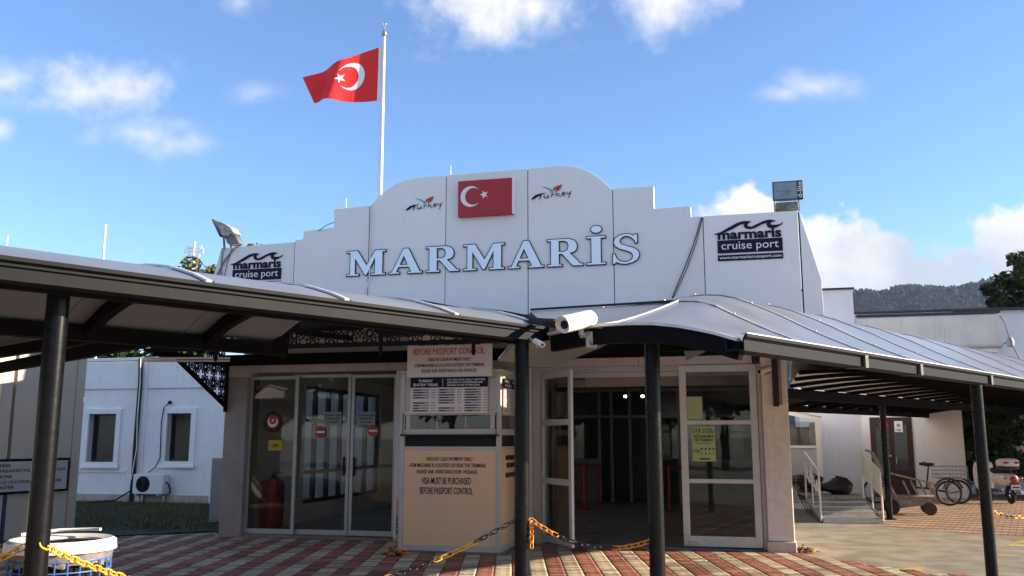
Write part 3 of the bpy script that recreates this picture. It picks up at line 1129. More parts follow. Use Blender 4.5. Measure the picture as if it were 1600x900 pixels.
ls = [-16, -13, -9.5, -7.4, -5.3, -4.22, -3.0, -2.0, sE - .1, sE, -.02]  # lengths beyond view carried on to darken the paving below
for a, b in zip(ls[:-1], ls[1:]):
    rows = [[(x, t, lvz(x, t)) for t in [1.8 + 2.4 * k / 14 for k in range(15)]] for x in (a + .004, (a + b) / 2, b - .004)]
    MB().sheet(rows, .008).build('roof_sheet', SHEET, lc)
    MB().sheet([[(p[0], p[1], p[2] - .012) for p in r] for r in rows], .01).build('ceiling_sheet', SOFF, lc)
for s in [q for q in ls if abs(q - sE) > .05 and abs(q - sE + .1) > .01] + [sE]:
    m = MB()
    rr = [(s, t, lvz(s, t) + .012) for t in [1.8 + 2.4 * k / 14 for k in range(15)]]
    for p, q in zip(rr[:-1], rr[1:]): m.bar(p, q, .04, .014)
    o = m.build('seam_strip', SEAM, lc, smooth=False)
    m = MB()
    for p, q in zip(rr[:-1], rr[1:]): m.bar((p[0] + .026, p[1], p[2] - .003), (q[0] + .026, q[1], q[2] - .003), .012, .012)
    m.build('seam_gasket', RUB, o, smooth=False)
    m = MB()
    rr = [p for p in rr if p[1] > 2.0]
    for p, q in zip(rr[:-1], rr[1:]): m.bar((p[0] + .2, p[1], p[2] - .10), (q[0] + .2, q[1], q[2] - .10), .07, .10)
    m.build('rib', DARKB, lc, smooth=False)
for a, b in ((-16, -4.27), (-4.27, -.02)):
    poly = [(1.80, 2.395), (1.95, 2.395), (1.95, 2.49), (1.935, 2.49), (1.935, 2.41), (1.812, 2.41), (1.812, 2.47), (1.795, 2.49), (1.78, 2.492), (1.78, 2.512), (1.755, 2.512), (1.755, 2.49), (1.782, 2.478), (1.782, 2.465), (1.80, 2.462)]
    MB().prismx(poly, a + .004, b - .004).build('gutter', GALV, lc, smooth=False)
MB().prismx([(1.738, 2.39), (1.955, 2.39), (1.955, 2.394), (1.79, 2.394), (1.79, 2.46), (1.745, 2.52)], -4.33, -4.21).build('gutter_joint', GALV2, lc, smooth=False)
MB().prismx([(1.75, 2.40), (1.95, 2.40), (1.95, 2.515), (1.75, 2.515)], -.019, .0).build('gutter_cap', BLACK, lc, smooth=False)
box('eaves_beam', DARKB, lc, -16, -.03, 1.96, 2.0, 2.375, 2.50)
sE = G.gz(447, 556, 2.36).x
box('rear_beam', DARKB, lc, -16, sE, 4.12, 4.24, 2.36, 2.475)
box('beam_end_post', DARKB, lc, sE - .12, sE, 4.10, 4.26, 2.476, 2.64)


def t_porch(s_):          # where a line across the walkway meets the porch front
    t_ = 4.2
    while B.loc(G.w((s_, t_, 0))).y < -2.36 and t_ < 14: t_ += .02
    return t_


# link bay between the walkway and the porch
for a, b in ((sE, sE * .66), (sE * .66, sE * .33), (sE * .33, 0.0)):
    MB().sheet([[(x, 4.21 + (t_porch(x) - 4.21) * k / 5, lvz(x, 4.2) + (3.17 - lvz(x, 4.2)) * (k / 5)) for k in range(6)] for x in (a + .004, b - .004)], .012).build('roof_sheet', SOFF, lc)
    MB().bar((b - .05, 4.2, lvz(b - .05, 4.2) - .05), (b - .05, t_porch(b - .05), 3.11), .05, .06).build('rib', DARKB, lc, smooth=False)
for (s, t, zp) in ((-3.72, 2.15, 2.60), (-.21, 1.87, 2.39)):
    po = MB().tube([(s, t, 0), (s, t, zp)], .06, 28).build('post', BLACK, lc)
    MB().lathe([(0, 0), (.12, 0), (.12, .012), (0, .012)], 20, (s, t, .015)).build('foot_plate', BLACK, po)
# side bay of the left canopy running off towards the kiosk
s0 = G.gz(100, 557, 2.4).x
SB = [(4.25, 2.49), (5.6, 2.54), (7.6, 2.52), (9.8, 2.49), (12.2, 2.44)]
for a, b in ((-16, -13), (-13, -9.5), (-9.5, -7.4), (-7.4, -5.2), (-5.2, -3.4), (-3.4, s0)):
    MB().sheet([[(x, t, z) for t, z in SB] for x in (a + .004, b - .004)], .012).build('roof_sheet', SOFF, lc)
    MB().bar((b - .3, 4.25, 2.45), (b - .9, 12.2, 2.38), .07, .10).build('rib', DARKB, lc, smooth=False)
MB().bar((s0, 4.25, 2.42), (s0, 12.2, 2.36), .08, .11).build('side_beam', DARKB, lc, smooth=False)

# fluorescent tubes
def strip_lamp(P, Q, label):
    P, Q = W.loc(P), W.loc(Q)
    t = thing('tube_lamp', label, 'lamp', W, P, 'strip lamps under the canopies')
    d = (Q - P).normalized()
    MB().bar(P + Vector((0, 0, .04)), Q + Vector((0, 0, .04)), .05, .03).build('housing', WHITEF, t, smooth=False)
    MB().tube([P, Q], .014, 8).build('tube', mat('milky_tube', (.75, .68, .62), .4), t)


def gt(u, v, t):
    x, z = G.fy(u, v, t)
    return G.w((x, t, z))


strip_lamp(gt(358, 485, 2.2), gt(556, 504, 2.2), 'unlit white strip lamp under the left canopy gutter')

# ------------------------------------------------------------------ the porch before the doors
pc = thing('porch_canopy', 'black framed porch before the doors with pierced star fretwork valance', 'canopy', B, (-1, -2, 0))
VY = -2.2
vx0, vx1 = X(232, VY, 541), 2.9
zb = B.fy(700, 538, VY)[1] + .06
zt2 = zb + .25
box('valance_rail', DARKB, pc, vx0, vx1, VY - .03, VY + .03, zb - .06, zb)
box('valance_rail', DARKB, pc, vx0, vx1, VY - .03, VY + .03, zt2, zt2 + .06)
box('valance_rail', DARKB, pc, vx0 - .03, vx0 + .03, VY + .031, -.14, zb - .06, zb)
box('valance_rail', DARKB, pc, vx0 - .03, vx0 + .03, VY + .031, -.14, zt2, zt2 + .06)


def rosette(m, cx, cz, R, put, w=.016):
    """ten-pointed star of interlaced strap lines round a pierced centre"""
    n = 10
    def P(r, k, ph=0): return (cx + r * math.cos(2 * math.pi * (k + ph) / n), cz + r * math.sin(2 * math.pi * (k + ph) / n))
    for k in range(n):
        put(m, P(R * .34, k), P(R * .34, k, 1), w)
        put(m, P(R * .34, k), P(R * .60, k, .5), w)
        put(m, P(R * .34, k, 1), P(R * .60, k, .5), w)
        put(m, P(R * .60, k, .5), P(R * 1.0, k, 0), w)
        put(m, P(R * .60, k, .5), P(R * 1.0, k, 1), w)
        put(m, P(R * 1.0, k, 0), P(R * 1.28, k, .5), w)
        put(m, P(R * 1.0, k, 1), P(R * 1.28, k, .5), w)


def clip_seg(a, b, x0, x1, z0, z1):
    t0, t1 = 0.0, 1.0
    dx, dz = b[0] - a[0], b[1] - a[1]
    for p, q in ((-dx, a[0] - x0), (dx, x1 - a[0]), (-dz, a[1] - z0), (dz, z1 - a[1])):
        if abs(p) < 1e-9:
            if q < 0: return None
        else:
            r = q / p
            if p < 0: t0 = max(t0, r)
            else: t1 = min(t1, r)
    if t0 >= t1: return None
    return (a[0] + t0 * dx, a[1] + t0 * dz), (a[0] + t1 * dx, a[1] + t1 * dz)


ved = [vx0 + .03] + [X(u, VY, 535) for u in (340, 445, 597, 742, 830)]
for a, b in zip(ved[:-1], ved[1:]):
    b -= .045
    m = MB()
    def put(m, p, q, w, a=a, b=b):
        c = clip_seg(p, q, a, b, zb, zt2)
        if c: m.bar((c[0][0], VY, c[0][1]), (c[1][0], VY, c[1][1]), .012, w, (0, 1, 0))
    nr = max(2, round((b - a) / .31))
    for c in range(nr):
        rosette(m, a + (b - a) * (c + .5) / nr, (zb + zt2) / 2, .118, put)
    m.build('fretwork_panel', DARKB, pc, smooth=False)
    box('valance_post', DARKB, pc, b + .003, b + .047, VY - .028, VY + .028, zb, zt2)
    MB().lathe([(0, 0), (.022, 0), (.03, -.03), (.018, -.06), (.034, -.10), (.022, -.15), (0, -.16)], 10, (b + .025, VY, zb - .061)).build('pendant', DARKB, pc)
m = MB()
def puts(m, p, q, w):
    c = clip_seg(p, q, VY + .04, -.14, zb, zt2)
    if c: m.bar((vx0, c[0][0], c[0][1]), (vx0, c[1][0], c[1][1]), .012, w, (1, 0, 0))
for c in range(7): rosette(m, VY + .18 + c * .29, (zb + zt2) / 2, .115, puts)
m.build('fretwork_panel', DARKB, pc, smooth=False)
# bracket at the left pier, standing out from the wall
bx = XL - .02
bz_lo, bz_hi, by_out = Z(634, -.14, 366), zb - .07, -1.55
m = MB()
m.bar((bx, -.16, bz_lo), (bx, by_out, bz_hi - .05), .05, .06, (1, 0, 0)).bar((bx, -.15, bz_lo - .1), (bx, -.15, bz_hi), .05, .05, (1, 0, 0)).bar((bx, -.15, bz_hi - .02), (bx, by_out - .6, bz_hi - .02), .05, .05)
m.build('bracket', DARKB, pc, smooth=False)
m = MB()
def putb(m, p, q, w):
    c = clip_seg(p, q, by_out, -.16, bz_lo, bz_hi)
    if not c: return
    def ok(y, z): return z > bz_hi - .05 + (bz_lo - bz_hi + .05) * (y - by_out) / (-.16 - by_out)
    if ok(*c[0]) and ok(*c[1]): m.bar((bx, c[0][0], c[0][1]), (bx, c[1][0], c[1][1]), .012, w, (1, 0, 0))
for c in range(6):
    for d in range(3): rosette(m, -.3 - c * .25, bz_hi - .1 - d * .25, .10, putb)
m.build('fretwork_panel', DARKB, pc, smooth=False)
# roof sheets and ceiling
PR = [(VY - .12, 3.175), (VY + .3, 3.24), (-1.3, 3.33), (-.7, 3.385), (-.31, 3.41)]
px = [vx0 - .1, -3.6, -2.4, -1.2, 0, 1.2, 2.2, 2.9]
for a, b in zip(px[:-1], px[1:]):
    MB().sheet([[(x, y, z) for y, z in PR] for x in (a + .003, b - .003)], .008).build('roof_sheet', SHEET, pc)
    MB().sheet([[(x, y, z - .06) for y, z in [(VY + .05, 3.20)] + PR[1:]] for x in (a + .02, b - .02)], .01).build('ceiling_sheet', SOF2, pc)
    MB().bar((b, VY, 3.10), (b, -.34, 3.20), .06, .08).build('rafter', DARKB, pc, smooth=False)
box('wall_beam', DARKB, pc, vx0, cx0 + .2, -.34, -.26, 2.80, 2.98)
box('front_beam', DARKB, pc, X(800, VY), 3.4, VY - .04, VY + .04, 2.70, 2.84)
strip_lamp(B.w((X(226, -2.1, 552), -2.1, 2.74)), B.w((X(360, -1.6, 548), -1.6, 2.76)), 'thin strip lamp under the left end of the fretwork valance')


# ------------------------------------------------------------------ signs on the parapet
SY = PY0 - .02
GLY = {
    'M': ([[(0, 0), (.36, 0), (.36, .08), (.25, .08), (.25, .66), (.52, .02), (.58, .02), (.80, .66), (.80, .08), (.69, .08), (.69, 0), (1.1, 0), (1.1, .08), (1.02, .08), (1.02, .92), (1.1, .92), (1.1, 1), (.80, 1), (.57, .42), (.32, 1), (0, 1), (0, .92), (.10, .92), (.10, .08), (0, .08)]], 1.1),
    'A': ([[(0, 0), (.32, 0), (.32, .08), (.23, .08), (.29, .26), (.58, .26), (.64, .08), (.55, .08), (.55, 0), (.97, 0), (.97, .08), (.90, .08), (.57, 1), (.42, 1), (.09, .08), (0, .08)], [(.33, .36), (.54, .36), (.435, .68)]], .97),
    'R': ([[(0, 0), (.40, 0), (.40, .08), (.32, .08), (.32, .44), (.40, .44), (.66, .03), (.70, 0), (.97, 0), (.97, .08), (.90, .08), (.62, .47), (.72, .50), (.79, .58), (.81, .72), (.79, .84), (.72, .94), (.58, 1), (0, 1), (0, .92), (.09, .92), (.09, .08), (0, .08)], [(.32, .54), (.46, .54), (.54, .59), (.57, .72), (.54, .86), (.46, .91), (.32, .91)]], .97),
    'I': ([[(0, 0), (.46, 0), (.46, .08), (.35, .08), (.35, .92), (.46, .92), (.46, 1), (0, 1), (0, .92), (.11, .92), (.11, .08), (0, .08)], disc(.24, 1.24, .135, 20)], .46),
    'S': ([[(.68, 1), (.62, 1), (.58, .95), (.48, 1.0), (.36, 1.02), (.2, .98), (.08, .88), (.04, .74), (.08, .60), (.2, .50), (.40, .42), (.52, .34), (.55, .25), (.52, .14), (.42, .07), (.32, .06), (.2, .1), (.12, .2), (.08, .34), (.01, .34), (.01, -.01), (.07, -.01), (.11, .05), (.22, -.01), (.36, -.03), (.54, .02), (.68, .12), (.73, .27), (.70, .42), (.58, .53), (.38, .61), (.24, .68), (.21, .76), (.24, .86), (.34, .93), (.44, .92), (.54, .85), (.6, .76), (.62, .68), (.68, .68)]], .73),
}
MIRR = mat('silver_letter_face', (.82, .84, .87), .2, .35, var=.04, scale=2)
let = thing('facade_lettering', 'large silver letters with black edges spelling MARMARIS across the parapet', 'sign', B, (0, SY, 4.24))
for ch, u0, u1, vb, vt in (('M', 541, 602, 438, 391.5), ('A', 607, 660, 435, 388), ('R', 665.5, 718, 432, 384.5), ('M', 724, 788.5, 430, 381), ('A', 794, 850, 426, 376), ('R', 855.5, 912, 423, 373), ('I', 917, 947, 420, 369), ('S', 957, 1000, 417, 366)):
    x0, z0 = B.fy(u0, vb, SY); x1, _ = B.fy(u1, vb, SY); _, z1 = B.fy((u0 + u1) / 2, vt, SY)
    z0 = 4.235
    h = z1 - z0
    sp, w = GLY[ch]
    k = (x1 - x0) / w
    spl = [[(x * k, y * h) for x, y in q] for q in sp]
    back = place_flat(curve_mesh(spl, .008, .007), 'letter', INK, let, x0, SY + .003, z0)
    place_flat(curve_mesh(spl, -.006, .003), 'letter_face', MIRR, back, x0, SY - .008, z0)

fp = thing('flag_plaque', 'red Turkish flag plaque with white crescent and star at the parapet centre', 'sign', B, (-.6, SY, 5.3))
fx0, fz1 = B.fy(716, 283.5, SY - .07); fx1, _ = B.fy(800, 280, SY - .07); _, fz0 = B.fy(716, 339, SY - .07)
MB().box(fx0, fx1, SY - .07, PY0 - .005, fz0, fz1).build('plate', RED, fp, smooth=False)
MB().box(fx1 + .001, fx1 + .03, SY - .068, PY0 - .005, fz0 + .005, fz1 + .005).build('lit_edge_strip', WHITE, fp, smooth=False)  # the plaque's sunlit right edge, put in as a white strip
fh = fz1 - fz0
place_flat(curve_mesh([crescent(fx0 + .36 * fh, fz0 + .55 * fh, .29 * fh, .235 * fh, .075 * fh)], 0, .002), 'crescent', WPRINT, fp, 0, SY - .073, 0)
place_flat(curve_mesh([star(fx0 + .74 * fh, fz0 + .58 * fh, .125 * fh, R_(180))], 0, .002), 'star', WPRINT, fp, 0, SY - .073, 0)


def tourism_logo(u0, v0, sc, label):
    """brush-script word with a blue leaf and a red tulip; coordinates in pixels of its first appearance"""
    x0, z0 = B.fy(u0, v0, PY0)
    k = sc
    t = thing('brush_script_logo', label, 'logo', B, (x0, PY0, z0), 'brush script logos on the parapet')
    y = PY0 - .008
    q = lambda pts: [(x0 + a * k, z0 + b * k) for a, b in pts]
    m = MB()
    m.ribbon(q([(0, 0), (.06, .03), (.14, .085), (.24, .12), (.36, .145), (.40, .15)]), [.004, .03 * k * 2, .032 * k * 2, .022 * k * 2, .010 * k, .004], y)
    MB().ribbon(q([(.27, .125), (.24, .05), (.22, -.02)]), [.02 * k, .028 * k, .012 * k], y).build('brush_stroke', INK, t, smooth=False)
    m.build('brush_stroke', INK, t, smooth=False)
    def st(pts, w=.022): MB().ribbon(q(pts), [w * k * .7] + [w * k] * (len(pts) - 2) + [w * k * .6], y).build('brush_stroke', INK, t, smooth=False)
    st([(.35, .10), (.34, .03), (.38, .01), (.44, .05), (.45, .09)]); st([(.45, .10), (.45, .03), (.47, .015)])
    st([(.54, .11), (.53, .02)]); st([(.535, .07), (.57, .105), (.60, .10)])
    st([(.66, .20), (.645, .04)]); st([(.74, .12), (.655, .10), (.72, .06), (.78, .03)])
    st([(.80, .09), (.87, .11), (.88, .135), (.83, .13), (.80, .08), (.83, .05), (.90, .075)])
    st([(.93, .15), (.93, .10), (.98, .09), (1.02, .12)]); st([(1.04, .16), (1.0, .06), (.97, -.03)])
    q0 = q
    q = lambda pts: q0([(.58 + (a - .58) * 1.3, .13 + (b - .12) * 1.35) for a, b in pts])
    MB().prism(q([(.34, .27), (.40, .255), (.47, .23), (.55, .185), (.58, .13), (.565, .11), (.55, .15), (.50, .195), (.42, .235)]), y, y - .003).build('blue_leaf', BLUEP, t, smooth=False)
    MB().prism(q([(.525, .12), (.54, .16), (.535, .13), (.53, .11)]), y, y - .003).build('blue_stem', BLUEP, t, smooth=False)
    MB().prism(q([(.60, .15), (.57, .19), (.60, .235), (.66, .25), (.67, .275), (.70, .26), (.72, .27), (.76, .29), (.74, .24), (.72, .19), (.67, .16), (.62, .17), (.64, .20), (.62, .205), (.60, .18)]), y, y - .003).build('red_tulip', REDP, t, smooth=False)


tourism_logo(634, 329, .60, 'brush script Turkey logo with blue leaf and red tulip, left of the flag plaque')
tourism_logo(830, 312, .62, 'brush script Turkey logo with blue leaf and red tulip, right of the flag plaque')


def port_sign(u0, v0, u1, v1, label, wtop):
    """bottom-left and right edge pixels of the navy block"""
    x0, z0 = B.fy(u0, v0, PY0); x1, _ = B.fy(u1, v1, PY0)
    w = x1 - x0
    t = thing('cruise_port_sign', label, 'sign', B, (x0, PY0, z0), 'marmaris cruise port signs')
    y = PY0 - .012
    MB().box(x0, x1, y, PY0 - .005, z0, z0 + .095 * w).build('web_address_strip', NAVY, t, smooth=False)
    text('www.marmariscruiseport.com', WPRINT, t, (x0 + x1) / 2, y - .003, z0 + .030 * w, width=.95 * w, height=.050 * w, bold=.012)
    MB().box(x0, x1, y, PY0 - .005, z0 + .125 * w, z0 + .335 * w).build('name_block', NAVY, t, smooth=False)
    text('cruise', WPRINT, t, x0 + .06 * w, y - .003, z0 + .185 * w, width=.47 * w, height=.135 * w, align='LEFT')
    text('port', WPRINT, t, x0 + .60 * w, y - .003, z0 + .185 * w, width=.34 * w, height=.135 * w, align='LEFT')
    text('marmaris', NAVY, t, (x0 + x1) / 2, y - .003, z0 + .355 * w, width=.98 * w, height=.155 * w, bold=.035)
    q = lambda pts: [(x0 + a * w, z0 + b * w) for a, b in pts]
    MB().prism(q([(-.06, .44), (.06, .475), (.20, .55), (.32, .61), (.42, .635), (.50, .63), (.55, .615), (.51, .605), (.475, .575), (.49, .545), (.54, .535), (.60, .565), (.72, .615), (.80, .635), (.87, .63), (.92, .60), (.87, .60), (.83, .575), (.84, .55), (.90, .545), (.96, .55), (1.03, .585), (1.0, .545), (.93, .505), (.86, .49), (.79, .51), (.77, .555), (.78, .585), (.70, .565), (.60, .515), (.52, .495), (.45, .51), (.42, .55), (.43, .59), (.36, .575), (.24, .51), (.10, .455), (.03, .43)]), y - .003, y).build('wave_emblem', NAVY, t, smooth=False)


port_sign(1122, 408.5, 1224, 404, 'navy marmaris cruise port sign on the right parapet panel under the floodlight', 0)
port_sign(362.5, 450, 439, 445, 'navy marmaris cruise port sign on the left parapet panel, foot hidden by canopy', 0)

# ------------------------------------------------------------------ visa booth
by = -1.30
b0, b1 = X(621, by, 860), X(782, by, 860)
bz1 = Z(583, by, 700)
booth = thing('visa_booth', 'beige visa booth standing before the glass doors', 'booth', B, ((b0 + b1) / 2, -.7, 0))
bk = -.06
zc = Z(698, by)          # counter line
box('lower_panel', BEIGE, booth, b0 + .07, b1 - .07, by + .012, by + .04, .10, zc - .05)
box('lower_panel', BEIGE, booth, b1 - .04, b1 - .012, by + .08, bk - .08, .10, zc - .05)
for x0, x1, y0, y1 in ((b0, b0 + .068, by, by + .07), (b1 - .068, b1, by, by + .07), (b1 - .068, b1, bk - .07, bk), (b0, b0 + .068, bk - .07, bk)):
    box('corner_post', BEIGEF, booth, x0, x1, y0, y1, .03, bz1, bevel=.006)
box('side_panel', BEIGE, booth, b0 + .012, b0 + .04, by + .071, bk - .071, .1, bz1 - .05)
box('roof', BEIGEF, booth, b0 - .02, b1 + .02, by - .02, bk + .02, bz1 + .002, bz1 + .05, bevel=.01)
box('base_plate', mat('dark_base_plate', (.14, .12, .11), .6), booth, b0 - .03, b1 + .12, by - .12, bk, .012, .03)
zs0, zs1 = Z(694, by), Z(680, by)      # dark slot under the counter glass
for z0, z1 in ((.03, .098), (zc - .048, zc + .0), (Z(680, by) + .004, Z(670, by)), (Z(648, by), Z(640, by)), (bz1 - .07, bz1)):
    box('rail', BEIGEF, booth, b0 + .069, b1 - .069, by + .004, by + .05, z0, z1)
    box('rail', BEIGEF, booth, b1 - .05, b1 - .004, by + .071, bk - .071, z0, z1)
box('upper_panel', BEIGEF, booth, b0 + .07, b1 - .07, by + .015, by + .03, Z(640, by) + .003, bz1 - .072)
box('upper_panel', BEIGEF, booth, b1 - .03, b1 - .015, by + .072, bk - .072, Z(640, by) + .003, bz1 - .072)
box('lining', mat('booth_dark', (.03, .03, .032), .6), booth, b0 + .1, b1 - .12, by + .5, by + .52, .9, bz1 - .1)
ww = MB()
wz0, wz1 = Z(670, by) + .004, Z(648, by) - .004
ww.box(b0 + .16, b1 - .16, by + .02, by + .026, wz0, wz1)
ww.build('pane', GLASSL, booth, smooth=False)
MB().box(b1 - .026, b1 - .02, by + .12, bk - .12, wz0, wz1).build('pane', GLASSL, booth, smooth=False)
for x in (b0 + .09, b1 - .09 - .065): box('mullion', BEIGEF, booth, x, x + .065, by + .006, by + .045, wz0, wz1)
for x in (b0 + .55, b0 + .98): box('mullion', DARKIN, booth, x, x + .02, by + .03, by + .05, wz0, wz1)
box('shelf', BLACK, booth, b0 + .02, b1 - .02, by - .05, by + .003, Z(681, by), Z(681, by) + .022)
box('slot_back', mat('slot_black', (.01, .01, .01), .8), booth, b0 + .07, b1 - .07, by + .05, by + .06, zc + .0, Z(681, by))
box('slot_back', MATS['slot_black'], booth, b1 - .06, b1 - .05, by + .08, bk - .08, zc + .0, wz1)
for x in (b0 + .06, b1 - .06):
    MB().tube([(x, by - .005, Z(646, by)), (x, by - .03, Z(645, by)), (x, by - .035, Z(650, by)), (x, by - .035, Z(681, by) + .022)], .007, 6).build('shutter_hook', BLACK, booth)
ly = by + .008
lt = lambda s, u, v, wpx, hpx, m=INK, bold=.003, yy=ly, al='CENTER': text(s, m, booth, B.fy(u, v, yy)[0], yy, B.fy(u, v, yy)[1], width=B.fy(u + wpx, v, yy)[0] - B.fy(u, v, yy)[0], height=hpx * .0093, bold=bold, align=al)
lt('VISAS BY CASH PAYMENT ONLY', 702, 720, 74, 6)
lt('- ATM MACHINE IS LOCATED OUTSIDE THE TERMINAL', 698, 730, 125, 6)
lt('PLEASE ASK ASSISTANCE FOR  PASSAGE', 698, 740, 96, 6)
lt('VISA MUST BE PURCHASED', 697, 756.5, 78, 10.5, NAVY, .004)
lt('BEFORE PASSPORT CONTROL', 697, 772, 84, 10.5, NAVY, .004)
# the same notice on the side wall
sx_ = b1 - .008
for s, z, w in (('VISAS BY CASH PAYMENT ONLY', Z(720, by), .62), ('PLEASE ASK ASSISTANCE', Z(732, by), .5), ('VISA MUST BE PURCHASED', Z(748, by), .62)):
    text(s, NAVY, booth, sx_, (by + bk) / 2, z, width=w, height=.07, bold=.012, axis='x')

# visa price board
def price_board(x0, x1, y, z0, z1, label, side=False):
    t = thing('visa_price_board', label, 'board', B, (x0, y, z0) if not side else (x0, y, z0), 'visa price boards on the booth')
    H = z1 - z0
    rnd = random.Random(3)
    if not side:
        Wd = x1 - x0
        box('board', PAPER, t, x0, x1, y, y + .012, z0, z0 + H * .72)
        box('heading', NAVY, t, x0, x1, y - .002, y + .012, z0 + H * .725, z1)
        text('TURKEY', WPRINT, t, x0 + Wd * .20, y - .004, z0 + H * .875, width=Wd * .19, height=H * .075, bold=.015)
        text('ENTRY VISAS', WPRINT, t, x0 + Wd * .20, y - .004, z0 + H * .765, width=Wd * .32, height=H * .075, bold=.015)
        box('divider', WPRINT, t, x0 + Wd * .42, x0 + Wd * .425, y - .004, y - .002, z0 + H * .75, z0 + H * .97)
        for k, (s, w) in enumerate((('NO VISA FOR DAILY VISITORS', .49), ('(ARRIVING IN THE MORNING AND', .46), ('LEAVING IN THE AFTERNOON)', .42))):
            text(s, WPRINT, t, x0 + Wd * .48, y - .004, z0 + H * (.91 - k * .075), width=Wd * w, height=H * .05, bold=.015, align='LEFT')
        for c in range(3):
            for r in range(9):
                if (c == 0 and r == 4) or (c == 1 and r == 6): continue
                cx = x0 + Wd * (.03 + .335 * c); cz = z0 + H * (.655 - r * .073)
                box('table_row', GPRINT, t, cx, cx + Wd * .215, y - .0015, y - .0002, cz - H * .022, cz + H * .028)
                w = rnd.uniform(.08, .2)
                MB().box(cx + Wd * .02, cx + Wd * w, y - .0028, y - .0016, cz - H * .012, cz + H * .014).box(cx + Wd * .25, cx + Wd * .265, y - .0028, y - .0016, cz - H * .01, cz + H * .014).box(cx + Wd * .28, cx + Wd * .295, y - .0028, y - .0016, cz - H * .01, cz + H * .014).build('print', INK, t, smooth=False, kind='stuff')
    else:
        y1 = x1; Wd = y1 - y
        box('board', PAPER, t, x0, x0 + .012, y, y1, z0, z0 + H * .72)
        box('heading', NAVY, t, x0, x0 + .014, y, y1, z0 + H * .725, z1)
        text('TURKEY', WPRINT, t, x0 + .017, y + Wd * .22, z0 + H * .875, width=Wd * .2, height=H * .075, bold=.015, axis='x')
        text('ENTRY VISAS', WPRINT, t, x0 + .017, y + Wd * .22, z0 + H * .765, width=Wd * .33, height=H * .075, bold=.015, axis='x')
        text('NO VISA FOR DAILY VISITORS', WPRINT, t, x0 + .017, y + Wd * .72, z0 + H * .9, width=Wd * .45, height=H * .05, bold=.015, axis='x')
        for c in range(3):
            for r in range(9):
                if (c == 0 and r == 4): continue
                cy = y + Wd * (.03 + .335 * c); cz = z0 + H * (.655 - r * .073)
                box('table_row', GPRINT, t, x0 + .0122, x0 + .0135, cy, cy + Wd * .215, cz - H * .022, cz + H * .028)


yb = by - .03
price_board(X(641, yb, 620), X(762, yb, 620), yb, Z(645, yb), Z(588, yb), 'visa price board with navy heading on the booth front')
price_board(b1 + .003, bk - .10, by + .12, Z(645, by, 780), Z(590, by, 780), 'visa price board on the booth side, half hidden by a black post', True)
# big notice above
yn = by - .10
nt_ = thing('payment_notice', 'pale notice board in red and black, BEFORE PASSPORT CONTROL, above the booth', 'board', B, (X(700, yn), yn, Z(586, yn)))
n0, n1, nz0, nz1 = X(636.5, yn, 560), X(769, yn, 560), Z(587, yn), Z(520, yn)
box('board', PAPER, nt_, n0, n1, yn, yn + .012, nz0, nz1)
nl = lambda s, u, v, wpx, hpx, m=INK, bold=.003: text(s, m, nt_, B.fy(u, v, yn)[0], yn - .003, B.fy(u, v, yn)[1], width=B.fy(u + wpx, v, yn)[0] - B.fy(u, v, yn)[0], height=hpx * .0091, bold=bold)
nl('VISA MUST BE PURCHASED', 701, 539.5, 104, 10)
nl('BEFORE PASSPORT CONTROL', 701, 553.5, 113, 10.5, REDP, .006)
nl('- VISAS BY CASH PAYMENT ONLY', 701, 564, 70, 5.5)
nl('- ATM MACHINE IS LOCATED OUTSIDE THE TERMINAL,', 701.5, 573, 115, 5.5)
nl('PLEASE ASK ASSISTANCE FOR PASSAGE', 701, 581.5, 87, 5.5)
for x in (n0 + .15, n1 - .15): MB().tube([(x, yn + .006, nz1), (x, yn + .006, 3.06)], .006, 6).build('hanger', BLACK, nt_)

# ------------------------------------------------------------------ stickers and posters on the doors
def flat_thing(name, label, cat, ly, parts, group=None, org=None):
    t = thing(name, label, cat, B, org, group)
    for nm, spl, m, dy in parts:
        place_flat(curve_mesh(spl, 0, .0008), nm, m, t, 0, ly - dy, 0)
    return t


def px_disc(u, v, rpx, ly, n=28):
    x, z = B.fy(u, v, ly); r = B.fy(u + rpx, v, ly)[0] - x
    return disc(x, z, r, n), x, z, r


lyd = .030
d, x, z, r = px_disc(426.5, 659, 15, lyd)
flat_thing('round_emblem_sticker', 'round black and red crescent emblem sticker on the glass side light', 'sticker', lyd,
           [('ring', [d], INK, .002), ('field', [disc(x, z, r * .66)], RED, .004), ('crescent', [[(px_ - x) * 0 + x + (pz_ - z), z - (px_ - x)][:2] and (x + (pz_ - z), z + (px_ - x)) for px_, pz_ in crescent(x, z, r * .5, r * .40, r * .14)] and [[(x + (b_ - z), z + (a_ - x)) for a_, b_ in crescent(x, z, r * .5, r * .40, r * .14)]], WPRINT, .006), ('star', [star(x, z + r * .12, r * .16, R_(90))], WPRINT, .006)], org=(x, lyd, z))
marks = bpy.context.scene.objects.get('round_emblem_sticker')
mk = MB()
for k in range(22):
    a = 2 * math.pi * k / 22
    if k in (5, 16): continue
    cx_, cz_ = x + r * .83 * math.cos(a), z + r * .83 * math.sin(a)
    mk.bar((cx_ - .012 * math.cos(a), lyd - .005, cz_ - .012 * math.sin(a)), (cx_ + .012 * math.cos(a), lyd - .005, cz_ + .012 * math.sin(a)), .002, .010, (0, 1, 0))
mk.build('ring_marks', PAPER, marks, smooth=False, kind='stuff')
xa, za = B.fy(419, 704, lyd); xb, zb_ = B.fy(441, 688, lyd)
t = thing('yellow_notice', 'small yellow notice stuck below the round emblem', 'sticker', B, (xa, lyd, za))
box('sheet', mat('yellow_paper', (.55, .38, .03), .7), t, xa, xb, lyd - .003, lyd - .001, za, zb_)
text('130', INK, t, (xa + xb) / 2, lyd - .005, za + .06, width=.12, height=.05, bold=.02)
